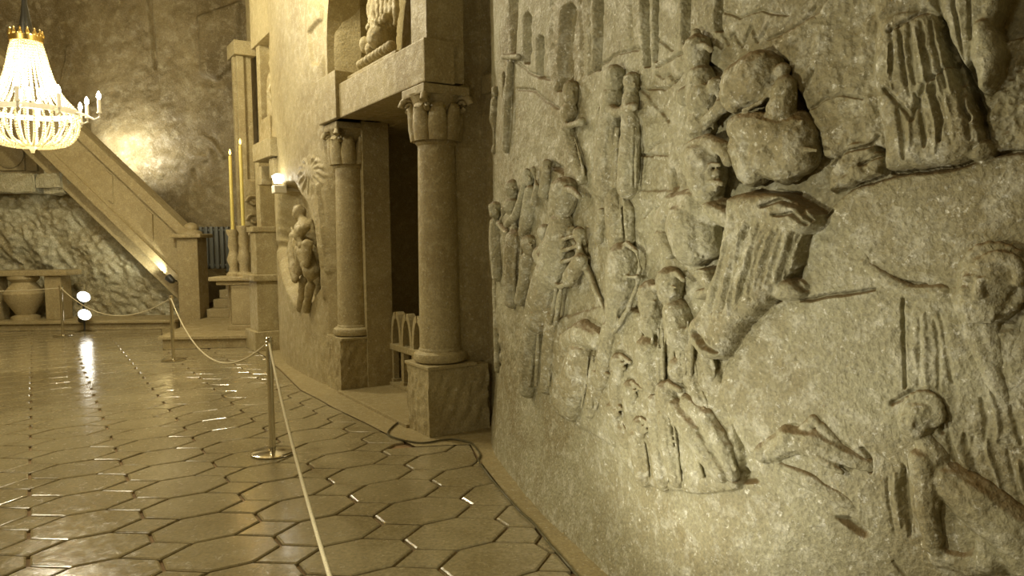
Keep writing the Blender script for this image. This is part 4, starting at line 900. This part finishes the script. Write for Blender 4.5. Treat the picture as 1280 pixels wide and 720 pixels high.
# ---- candle table and candlesticks
ct = FL(283, 404, 0.19); ctY = 12.2
tc = ATY(298, 345, ctY)
t = tag(empty('candle_table', (tc[0], tc[1], 0.19)), 'small stone altar table with moulded top carrying the candlesticks', 'table')
zt = tc[2]-0.19
MB().box(-0.40, 0.42, -0.28, 0.28, zt-0.07, zt, 0.015).build('table_top', 'rail', t); MB().box(-0.30, 0.36, -0.22, 0.22, zt-0.14, zt-0.07, 0.02).build('moulding', 'rail', t)
MB().box(-0.06, 0.36, -0.20, 0.20, 0.08, zt-0.14, 0.012).build('pillar', 'rail', t); MB().box(-0.12, 0.42, -0.26, 0.26, 0.0, 0.08, 0.012).build('foot', 'rail', t); MB().lathe([(0.05, 0), (0.05, zt-0.14)], 12, (-0.18, 0.12, 0)).build('leg', 'rail', t)
for (u, vt, vb, lab) in ((286, 195, 287, 'shorter lit yellow candle, left of the pair on the turned stone holder'), (299, 182, 282, 'taller lit yellow candle, right of the pair on the turned stone holder')):
    Y = ctY+(0.08 if u < 290 else -0.05); B = ATY(u+5, vb, Y); T_ = ATY(u-5, vt, Y); base_z = tc[2]
    hld = tag(empty('candlestick', (B[0], Y, base_z)), ('left' if u < 290 else 'right')+' turned stone candlestick on the small altar table', 'candlestick')
    hh = B[2]-base_z
    MB().lathe([(0.13, 0), (0.13, 0.04), (0.09, 0.07), (0.075, hh*0.2), (0.115, hh*0.35), (0.08, hh*0.5), (0.07, hh*0.55), (0.09, hh*0.65), (0.075, hh*0.85), (0.11, hh*0.93), (0.11, hh)], 20).build('stem', 'rail', hld, True, 40)
    cd = tag(empty('candle', (B[0], Y, base_z+hh)), lab, 'candle')
    hc = T_[2]-B[2]; lean = (T_[0]-B[0])*0.4
    MB().lathe([(0.030, 0), (0.027, hc)], 14).build('wax', 'wax', cd, True, 40)
    MB().tube([(0, 0, hc), (0, 0, hc+0.03)], 0.004, 6).build('wick', 'black', cd)
    MB().lathe([(0.004, 0), (0.02, 0.03), (0.016, 0.06), (0.003, 0.10)], 12).build('flame', 'flame', cd, True, 60, (0, 0, hc+0.015))
    point_light('candle_light', (B[0], Y-0.02, base_z+hh+hc+0.07), 3, (1, 0.62, 0.2), 0.02)
# ---- platform and steps
A_, B_ = FL(204, 436), FL(322, 434)
st_ = tag(empty('stair', (-5.5, 14.0, 0)), 'pale stone steps rising from the platform to the grey radiator', 'stairs')
pf = MB(); pf.prism([(A_[0], A_[1]), (B_[0]+0.1, B_[1]), (-3.9, 13.2), (-5.0, 16.0), (-5.97, 16.0), (-5.97, 13.6)], 'z', 0.0, 0.15)
plat = tag(pf.build('stone_platform', 'rail'), 'low stone platform under the candle table and steps', 'platform')
pf = MB(); e_ = 0.05; pf.prism([(A_[0]-e_, A_[1]-e_), (B_[0]+0.1, B_[1]-e_), (-3.9, 13.2), (-5.0, 16.0), (-5.97, 16.0), (-5.97, 13.6)], 'z', 0.15, 0.19)
pf.build('top_slab', 'rail', plat)
for k in range(5):
    MB().box(-0.46, 0.75, k*0.32, 2.2, 0.19+k*0.165, 0.19+(k+1)*0.165, 0.012).build('step', 'rail', st_)
# ---- radiator
rp = ATY(270, 357, 15.9)
t = tag(empty('radiator', (rp[0], 15.75, 1.015)), 'grey ribbed cast-iron radiator at the top of the steps', 'radiator')
for k in range(7):
    x = -0.33+k*0.115
    sct = MB(); sct.box(x-0.042, x+0.042, -0.06, 0.06, 0.06, 0.98, 0.03); sct.build('rib', 'radiator', t)
MB().tube([(-0.4, 0, 0.14), (0.45, 0, 0.14)], 0.025, 8).build('pipe', 'radiator', t); MB().tube([(-0.4, 0, 0.90), (0.45, 0, 0.90)], 0.025, 8).build('pipe', 'radiator', t)
for x in (-0.3, 0.35): MB().box(x-0.03, x+0.03, -0.05, 0.05, 0, 0.07).build('foot', 'radiator', t)
# ---- stair parapet and newel
NY = 13.95
def pt(u, v, Y=NY): p = ATY(u, v, Y); return (p[0], p[2])
t = tag(empty('stair_parapet', (-7.5, NY, 0)), 'sloping stone parapet of the staircase climbing to the left', 'parapet')
def sl(poly, y0, y1, nm, parent=None, mat='rail'):
    o = MB().prism([(x+7.5, z) for x, z in poly], 'y', y0, y1).build(nm, mat, parent or t); return o
sl([pt(238, 300), pt(90, 160), pt(-20, 60), pt(-20, 118), pt(78, 212), pt(226, 354)], 0.02, 0.24, 'slab')
sl([pt(240, 292), pt(90, 150), pt(-20, 48), pt(-20, 62), pt(88, 163), pt(238, 306)], -0.06, 0.32, 'coping')
sl([pt(226, 346), pt(80, 204), pt(-20, 110), pt(-20, 120), pt(76, 214), pt(222, 356)], -0.04, 0.1, 'lower_moulding')
sl([pt(226, 354), pt(78, 212), pt(-20, 118), pt(-20, 150), pt(78, 244), pt(226, 386)], 0.26, 2.4, 'stair_flight')
for u, v in ((136, 214), (186, 262)): sl([pt(u-3, v-1), pt(u+5, v+6), pt(u+6, v+40), pt(u-2, v+34)], -0.03, 0.05, 'panel_strip')
cn = ATY(238, 330, NY)
t = tag(empty('newel_post', (cn[0], NY+0.1, 0.004)), 'square stone newel post with a ball top at the foot of the staircase', 'post')
zt = ATY(238, 291, NY)[2]-0.004
MB().box(-0.20, 0.20, -0.22, 0.22, 0.0, zt-0.10, 0.015).build('shaft', 'rail', t); MB().box(-0.30, 0.30, -0.30, 0.30, zt-0.10, zt-0.02, 0.025).build('cap', 'rail', t); MB().lathe([(0.20, zt-0.02), (0.19, zt+0.02), (0.13, zt+0.05), (0.14, zt+0.09), (0.12, zt+0.15), (0.06, zt+0.19), (0.01, zt+0.20)], 20).build('ball', 'rail', t, True, 50)
# ---- rough rock under the staircase, ledge stones, carved panels
def cut(U, V): return 0*U
p0 = ATY(-60, 400, 14.55)
RX0, RX1 = -11.6, -6.35
nu, nv = 170, 110
U, V = np.meshgrid(np.linspace(RX0, RX1, nu), np.linspace(0, 1, nv), indexing='ij')
top = np.array([min(ATY(0, 243, 14.5)[2], 2.95-(x+8.6)*0.98) for x in U[:, 0]])
Zr = V*top[:, None]
hN = 0.35*fbm(U/1.3, Zr/1.1, 4, 41)+0.09*(1-2*np.abs(fbm((U+Zr*0.8)/0.30, (Zr-U*0.8)/0.85, 4, 44)))+0.06*fbm(U/0.09, Zr/0.09, 2, 47)
Yr = 14.75-hN-0.12*np.clip(1-Zr, 0, 1)
Vv = np.stack([U, Yr, Zr], -1); idx = np.arange(nu*nv).reshape(nu, nv)
fq = np.stack([idx[:-1, :-1], idx[1:, :-1], idx[1:, 1:], idx[:-1, 1:]], -1).reshape(-1, 4)
me = bpy.data.meshes.new('rock_face'); me.from_pydata(Vv.reshape(-1, 3).tolist(), [], fq.tolist()); me.update(); me.polygons.foreach_set('use_smooth', [True]*len(me.polygons))
tag(link('wall_rock', me, 'rock'), kind='structure')
def stone(name, u0, u1, v0, v1, Y, dep, label, cat, seed, rough=0.05, mat='rock', bev=0.08):
    a, b2 = ATY(u0, v1, Y), ATY(u1, v0, Y)
    bm = bmesh.new(); bmesh.ops.create_cube(bm, size=1.0); bmesh.ops.bevel(bm, geom=list(bm.edges), offset=bev, segments=2, affect='EDGES'); bmesh.ops.subdivide_edges(bm, edges=bm.edges, cuts=3, use_grid_fill=True)
    for v in bm.verts:
        n_ = float(fbm(np.array([v.co.x*2.4+seed]), np.array([v.co.z*2.2+v.co.y*1.7]), 3, seed)[0])
        v.co = Vector((v.co.x*(b2[0]-a[0]), v.co.y*dep, v.co.z*(b2[2]-a[2])))+v.co.normalized()*n_*rough*2
    me = bpy.data.meshes.new(name); bm.to_mesh(me); bm.free(); me.polygons.foreach_set('use_smooth', [True]*len(me.polygons)); me.set_sharp_from_angle(angle=math.radians(45))
    return tag(link(name, me, mat, None, ((a[0]+b2[0])/2, Y, (a[2]+b2[2])/2)), label, cat)
stone('boulder', 49, 94, 209, 244, 14.35, 0.5, 'rounded pale boulder perched beside the stair parapet', 'boulder', 5, 0.05, 'rock', 0.22)
stone('ledge_stone', 6, 52, 218, 242, 14.5, 0.5, 'long ledge stone left of the rounded boulder', 'stone', 6, 0.02, 'rock', 0.05)
stone('ledge_stone', -50, 8, 216, 242, 14.52, 0.5, 'ledge stone cut off by the left picture edge', 'stone', 7, 0.02, 'rock', 0.05)
t = tag(empty('carved_dado', (-10, 15.0, 2.9)), 'panelled stone dado behind the boulder under the chandelier', 'dado')
a, b2 = ATY(-60, 240, 15.0), ATY(96, 150, 15.0)
MB().box(a[0]+10, b2[0]+10, 0.05, 0.5, a[2]-2.9, b2[2]-2.9).build('backing', 'rail', t)
for (u0, u1, v0, v1) in ((-40, 28, 168, 214), (34, 44, 166, 214), (48, 78, 168, 200), (80, 88, 166, 214)):
    a, b2 = ATY(u0, v1, 15.0), ATY(u1, v0, 15.0); MB().box(a[0]+10, b2[0]+10, 0.0, 0.08, a[2]-2.9, b2[2]-2.9, 0.015).build('panel', 'rail', t)
MB().lathe([(0.30, 0), (0.30, 0.05), (0.24, 0.08), (0.10, 0.10), (0.02, 0.12)], 20).build('rosette', 'rail', t, True, 40, (0, 0, 0))
ro = t.children[-1]; p = ATY(12, 192, 15.0); ro.location = (p[0]+10, 0.02, p[2]-2.9); ro.rotation_euler = (math.pi/2, 0, 0)
# ---- balustered stone bench along the rock
BY = 14.05
t = tag(empty('stone_bench', (-9.6, BY, 0.19)), 'stone bench with turned baluster supports along the rock wall', 'bench')
a, b2 = ATY(-80, 346, BY), ATY(91, 337, BY); MB().box(a[0]+9.6, b2[0]+9.6, -0.22, 0.3, a[2]-0.19, b2[2]-0.19, 0.02).build('seat_slab', 'rail', t)
zs = a[2]-0.19
for u in (-40, 30):
    p = ATY(u, 370, BY); MB().lathe([(0.25, 0), (0.25, 0.06), (0.16, 0.10), (0.33, zs*0.45), (0.36, zs*0.6), (0.2, zs*0.85), (0.27, zs*0.93), (0.27, zs)], 20).build('baluster', 'rail', t, True, 40, (p[0]+9.6, 0.02, 0))
for u in (72, -8):
    p = ATY(u, 370, BY); MB().box(-0.16, 0.16, -0.14, 0.2, 0, zs, 0.015).build('end_pier', 'rail', t, loc=(p[0]+9.6, 0.0, 0))
pl_ = tag(MB().box(-12.6, -6.46, 13.75, 14.9, 0.0, 0.13, 0.015).build('plinth_course', 'rail'), 'low stone plinth course running under the bench', 'plinth')
MB().box(-12.6, -6.44, 13.68, 14.9, 0.13, 0.19, 0.015).build('nosing', 'rail', pl_)
# ---- stanchions and ropes
def stanchion(loc, label):
    t = tag(empty('rope_stanchion', loc), label, 'stanchion', 'rope stanchions on the tiled floor')
    MB().lathe([(0.165, 0.0), (0.165, 0.010), (0.15, 0.018), (0.06, 0.026), (0.04, 0.032)], 40).build('base', 'steel', t, True, 30)
    MB().lathe([(0.0245, 0.03), (0.0245, 0.82)], 24, cap=False).build('pole', 'steel', t, True, 30)
    MB().lathe([(0.030, 0.82), (0.031, 0.825), (0.031, 0.905), (0.026, 0.913), (0.005, 0.915)], 24).build('head', 'steel', t, True, 30)
    MB().lathe([(0.032, 0.845), (0.035, 0.85), (0.032, 0.855)], 24, cap=False).build('ring', 'steel', t, True, 60)
    MB().lathe([(0.032, 0.875), (0.035, 0.88), (0.032, 0.885)], 24, cap=False).build('ring', 'steel', t, True, 60)
    return t
Z0 = 0.004
S1, S2, S3 = FL(79, 420, Z0), FL(217, 450, Z0), FL(341, 566, Z0)
S0 = S1+np.array([-3.2, 0.35, 0]); S4 = S3+np.array([2.66, -6.75, 0])
stanchion(S1, 'farthest polished steel stanchion in front of the stone bench'); stanchion(S2, 'middle polished steel stanchion before the stone platform'); stanchion(S3, 'nearest polished steel stanchion on the tiles, at the portal')
def rope(p, q_, sag, label, zt=0.87):
    pts = []
    p = np.array(p); q_ = np.array(q_); d = (q_-p)/np.linalg.norm(q_-p); p = p+d*0.03; q_ = q_-d*0.03
    for k in range(41):
        f_ = k/40; pts.append((*(p[:2]+(q_-p)[:2]*f_), zt-4*sag*f_*(1-f_)))
    rp_ = MB(); rp_.tube(pts, 0.0085, 8); return tag(rp_.build('barrier_rope', 'rope', None, True, 60), label, 'rope', 'cream barrier ropes')
rope(S0, S1, 0.06, 'cream rope leaving the farthest stanchion to the left'); rope(S1, S2, 0.36, 'cream rope sagging between farthest and middle stanchion'); rope(S2, S3, 0.46, 'cream rope sagging between middle and nearest stanchion'); rope(S3, S4, 0.32, 'cream rope running from the nearest stanchion towards the viewer')
# ---- cable on the floor
cp_ = [(732, 735), (722, 720), (705, 700), (690, 683), (678, 668), (665, 652), (652, 641), (640, 628), (618, 603), (605, 586), (598, 575), (600, 568), (592, 556), (584, 552), (568, 549), (552, 550), (535, 553), (520, 553), (500, 549), (488, 545), (485, 541), (488, 536), (496, 529), (506, 524)]
pts = catmull([FL(u, v, 0.014) for u, v in cp_], 6)
tag(MB().tube([tuple(p) for p in pts], 0.0075, 6).build('floor_cable', 'cord', None, True, 60), 'thin dark cable lying along the wall and around the pedestal', 'cable')
# ---- floor spotlights
def floor_spot(loc, aim, label, twin=True, watts=60, name='floor_spotlight'):
    t = tag(empty(name, loc, 0), label, 'spotlight')
    MB().lathe([(0.17, 0), (0.17, 0.012), (0.03, 0.03)], 24).build('base', 'steel', t, True, 40); MB().lathe([(0.016, 0.02), (0.016, 0.62 if twin else 0.2)], 12).build('stem', 'black', t, True, 40)
    d = Vector(aim).normalized(); qn = d.to_track_quat('Z', 'Y')
    for z in ((0.28, 0.62) if twin else (0.22,)):
        hd = MB().lathe([(0.03, -0.16), (0.06, -0.14), (0.075, -0.05), (0.11, 0.06), (0.12, 0.07), (0.12, 0.075)], 20).build('lamp_head', 'black', t, True, 40, Vector((0, -0.02, z))); hd.rotation_mode = 'QUATERNION'; hd.rotation_quaternion = qn
        gl = MB().lathe([(0.112, 0), (0.10, 0.015), (0.02, 0.025)], 20).build('lens', 'lamp', hd, True, 60, (0, 0, 0.076))
        p = Vector(loc)+Vector((0, -0.02, z))+d*0.13
        spot_light('spotlight_beam', p, p+d, watts, (1, 0.95, 0.80), 0.06, 110)
    return t
fs_ = FL(106, 414, 0.004)
floor_spot(tuple(fs_), (0.75, -0.62, 0.62), 'twin-headed black floor spotlight with two bright lenses before the plinth', True, 5)
# spotlight at the parapet foot
p = ATY(213, 349, 13.75)
t = tag(empty('rock_spotlight', tuple(p)), 'small black spotlight under the parapet lighting the rough rock', 'spotlight')
hd = MB().lathe([(0.03, -0.10), (0.06, -0.06), (0.07, 0.06), (0.07, 0.065)], 16).build('lamp_head', 'black', t, True, 40); hd.rotation_mode = 'QUATERNION'; hd.rotation_quaternion = Vector((-0.8, 0.35, 0.62)).normalized().to_track_quat('Z', 'Y')
MB().lathe([(0.062, 0), (0.01, 0.012)], 16).build('lens', 'lamp', hd, True, 60, (0, 0, 0.066)); MB().tube([(0, 0, 0), (0.05, 0.18, -0.05)], 0.015, 6).build('arm', 'black', t)
spot_light('rock_spot_beam', Vector(p)+Vector((-0.10, 0.02, 0.08)), Vector(p)+Vector((-1.3, 0.55, 0.85)), 60, (1, 0.97, 0.78), 0.05, 75)
# lamp above the niche
p = ONB(347, 232, -0.05)
t = tag(empty('niche_lamp', tuple(p), PROT), 'small bright wall lamp above the donkey niche', 'lamp')
MB().box(-0.08, 0.08, -0.10, 0.06, -0.10, 0.0, 0.01).build('bracket', 'bracket', t); hd = MB().lathe([(0.05, -0.06), (0.075, 0.03), (0.03, 0.06)], 16).build('lens', 'lamp', t, True, 60, (-0.02, 0.0, 0.09)); 
MB().box(-0.02, 0.02, -0.3, -0.08, -0.07, -0.03).build('arm', 'bracket', t)
q0 = Vector(PL(3.7, -0.45, 2.35))
point_light('niche_lamp_light', Vector(p)+Vector(-PB)*0.2+Vector((0, 0, 0.1)), 4, (1, 0.95, 0.78), 0.05)
# floodlight on the stair behind the parapet, washing the back wall
p = Vector(ATY(132, 192, 16.1))
t = tag(empty('stair_floodlight', tuple(p)), 'floodlight hidden behind the stair parapet washing the back wall', 'spotlight')
MB().box(-0.12, 0.12, -0.08, 0.04, -0.10, 0.06, 0.01).build('housing', 'black', t); MB().box(-0.10, 0.10, 0.04, 0.05, -0.08, 0.05).build('lens', 'lamp', t)
MB().box(-0.02, 0.02, -0.02, 0.02, -1.15, -0.10).build('post', 'black', t)
spot_light('flood_beam', p+Vector((0, 0.10, 0)), p+Vector((0.35, 1.2, 0.5)), 120, (1.0, 0.97, 0.84), 0.08, 125)
# added stand lamp, unseen left of the viewer, to shape light on the relief
t = tag(empty('added_relief_lamp', (-1.55, 1.6, 0.004)), 'added black stand spotlight facing the relief, out of view to the left', 'spotlight')
MB().lathe([(0.2, 0), (0.2, 0.015), (0.03, 0.03)], 24).build('base', 'black', t, True, 40); MB().lathe([(0.018, 0.02), (0.018, 1.55)], 12).build('stem', 'black', t, True, 40)
dv = (Vector((0.55, 3.0, 1.2))-Vector((-1.55, 1.6, 1.6))).normalized()
hd = MB().lathe([(0.03, -0.16), (0.06, -0.14), (0.075, -0.05), (0.11, 0.06), (0.12, 0.075)], 20).build('lamp_head', 'black', t, True, 40, (0, 0, 1.6)); hd.rotation_mode = 'QUATERNION'; hd.rotation_quaternion = dv.to_track_quat('Z', 'Y')
MB().lathe([(0.112, 0), (0.10, 0.015), (0.02, 0.025)], 20).build('lens', 'lamp', hd, True, 60, (0, 0, 0.076))
spot_light('added_relief_beam', Vector((-1.55, 1.6, 1.6))+dv*0.14, (0.55, 3.0, 1.2), 105, (1.0, 0.94, 0.71), 0.07, 110, 1.0)
floor_spot((-0.30, 2.40, 0.004), (0.62, 0.4, 0.7), 'black floor spotlight standing before the relief, below the picture', False, 40, 'relief_floor_lamp')

# ---- chandelier
ch = Vector(ATY(38, 140, 9.0)); K = 9.0/F
t = tag(empty('chandelier', tuple(ch)), 'glowing crown chandelier of salt crystal bead strings with candle lamps', 'chandelier')
def bead_string(prof, bead, name):
    """beads strung along a profile (r,z), in the xz plane"""
    P_ = catmull([(r_, 0, z_) for r_, z_ in prof], 12); d = np.concatenate([[0], np.cumsum(np.linalg.norm(np.diff(P_, axis=0), axis=1))]); n_ = int(d[-1]/(bead*1.9)); bm = bmesh.new()
    for i in range(n_+1):
        s_ = d[-1]*i/n_; c = [np.interp(s_, d, P_[:, k]) for k in range(3)]
        bmesh.ops.create_icosphere(bm, subdivisions=1, radius=bead, matrix=Matrix.Translation(c))
    me = bpy.data.meshes.new(name); bm.to_mesh(me); bm.free(); me.materials.append(M['crystal']); return me
up_ = [(0.155, 0.84), (0.19, 0.70), (0.23, 0.52), (0.28, 0.36), (0.36, 0.20), (0.50, 0.03)]
lo_ = [(0.50, -0.02), (0.515, -0.14), (0.48, -0.28), (0.38, -0.38), (0.22, -0.42), (0.10, -0.40)]
lo2 = [(0.50, -0.02), (0.47, -0.12), (0.40, -0.24), (0.28, -0.36), (0.12, -0.40)]
mu_, ml_, m3_ = bead_string(up_, 0.017, 'bead_string'), bead_string(lo_, 0.017, 'bead_string'), bead_string(lo2, 0.013, 'bead_string')
NS = 34
for k in range(NS):
    for me, off in ((mu_, 0), (ml_, 0)):
        o = link('bead_string', me, None, t); o.rotation_euler = (0, 0, 2*math.pi*(k+off)/NS)
for k in range(17):
    o = link('bead_string', m3_, None, t); o.rotation_euler = (0, 0, 2*math.pi*(k+0.5)/17)
MB().lathe([(0.49, -0.03), (0.53, -0.03), (0.53, 0.03), (0.49, 0.03), (0.49, -0.03)], 48, cap=False).build('ring', 'ivory', t, True, 40)
cr_ = MB().lathe([(0.14, 0.84), (0.18, 0.84), (0.185, 0.90), (0.17, 0.91), (0.14, 0.90), (0.14, 0.84)], 32, cap=False).build('crown', 'brass', t, True, 40)
for k in range(14):
    al = 2*math.pi*k/14; MB().lathe([(0.022, 0), (0.026, 0.03), (0.01, 0.06), (0.016, 0.075), (0.004, 0.09)], 8).build('crown_point', 'brass', cr_, True, 50, (0.17*math.cos(al), 0.17*math.sin(al), 0.90))
MB().tube([(0, 0, 0.9), (0, 0, 4.7)], 0.03, 10).build('suspension_cable', 'black', t); MB().lathe([(0.06, 0.86), (0.085, 0.95), (0.05, 1.15), (0.03, 1.3)], 14).build('cable_sleeve', 'black', t, True, 40)
MB().lathe([(0.12, -0.43), (0.12, -0.39), (0.03, -0.46), (0.02, -0.50)], 16).build('pendant', 'crystal', t, True, 40)
for k in range(10):
    al = 2*math.pi*k/10+0.12; ca, sa = math.cos(al), math.sin(al); R_ = 0.80 if k % 2 == 0 else 0.62
    arm = MB().tube([(r_*ca, r_*sa, z_) for r_, z_ in ((0.5, 0.0), (0.5+(R_-0.5)*0.45, -0.03), (R_-0.06, -0.09), (R_, -0.06), (R_, 0.0))], 0.014, 8).build('candle_arm', 'ivory', t, True, 60)
    tb = MB().lathe([(0.03, -0.01), (0.03, 0.0), (0.022, 0.02), (0.022, 0.16)], 12).build('candle_tube', 'ivory', arm, True, 40, (R_*ca, R_*sa, 0))
    MB().lathe([(0.012, 0.16), (0.026, 0.19), (0.022, 0.225), (0.004, 0.26)], 12).build('bulb', 'bulb', arm, True, 60, (R_*ca, R_*sa, 0))
for k in range(6):
    al = 2*math.pi*k/6; MB().ball((0.13*math.cos(al), 0.13*math.sin(al), 0.22), (0.035, 0.035, 0.06), 2).build('inner_bulb', 'bulb', t, True, 80)
point_light('chandelier_light', ch+Vector((0, 0, 0.40)), 90, (1, 0.92, 0.74), 0.09)
point_light('chandelier_light', ch+Vector((0, 0, -0.12)), 40, (1, 0.92, 0.70), 0.08)
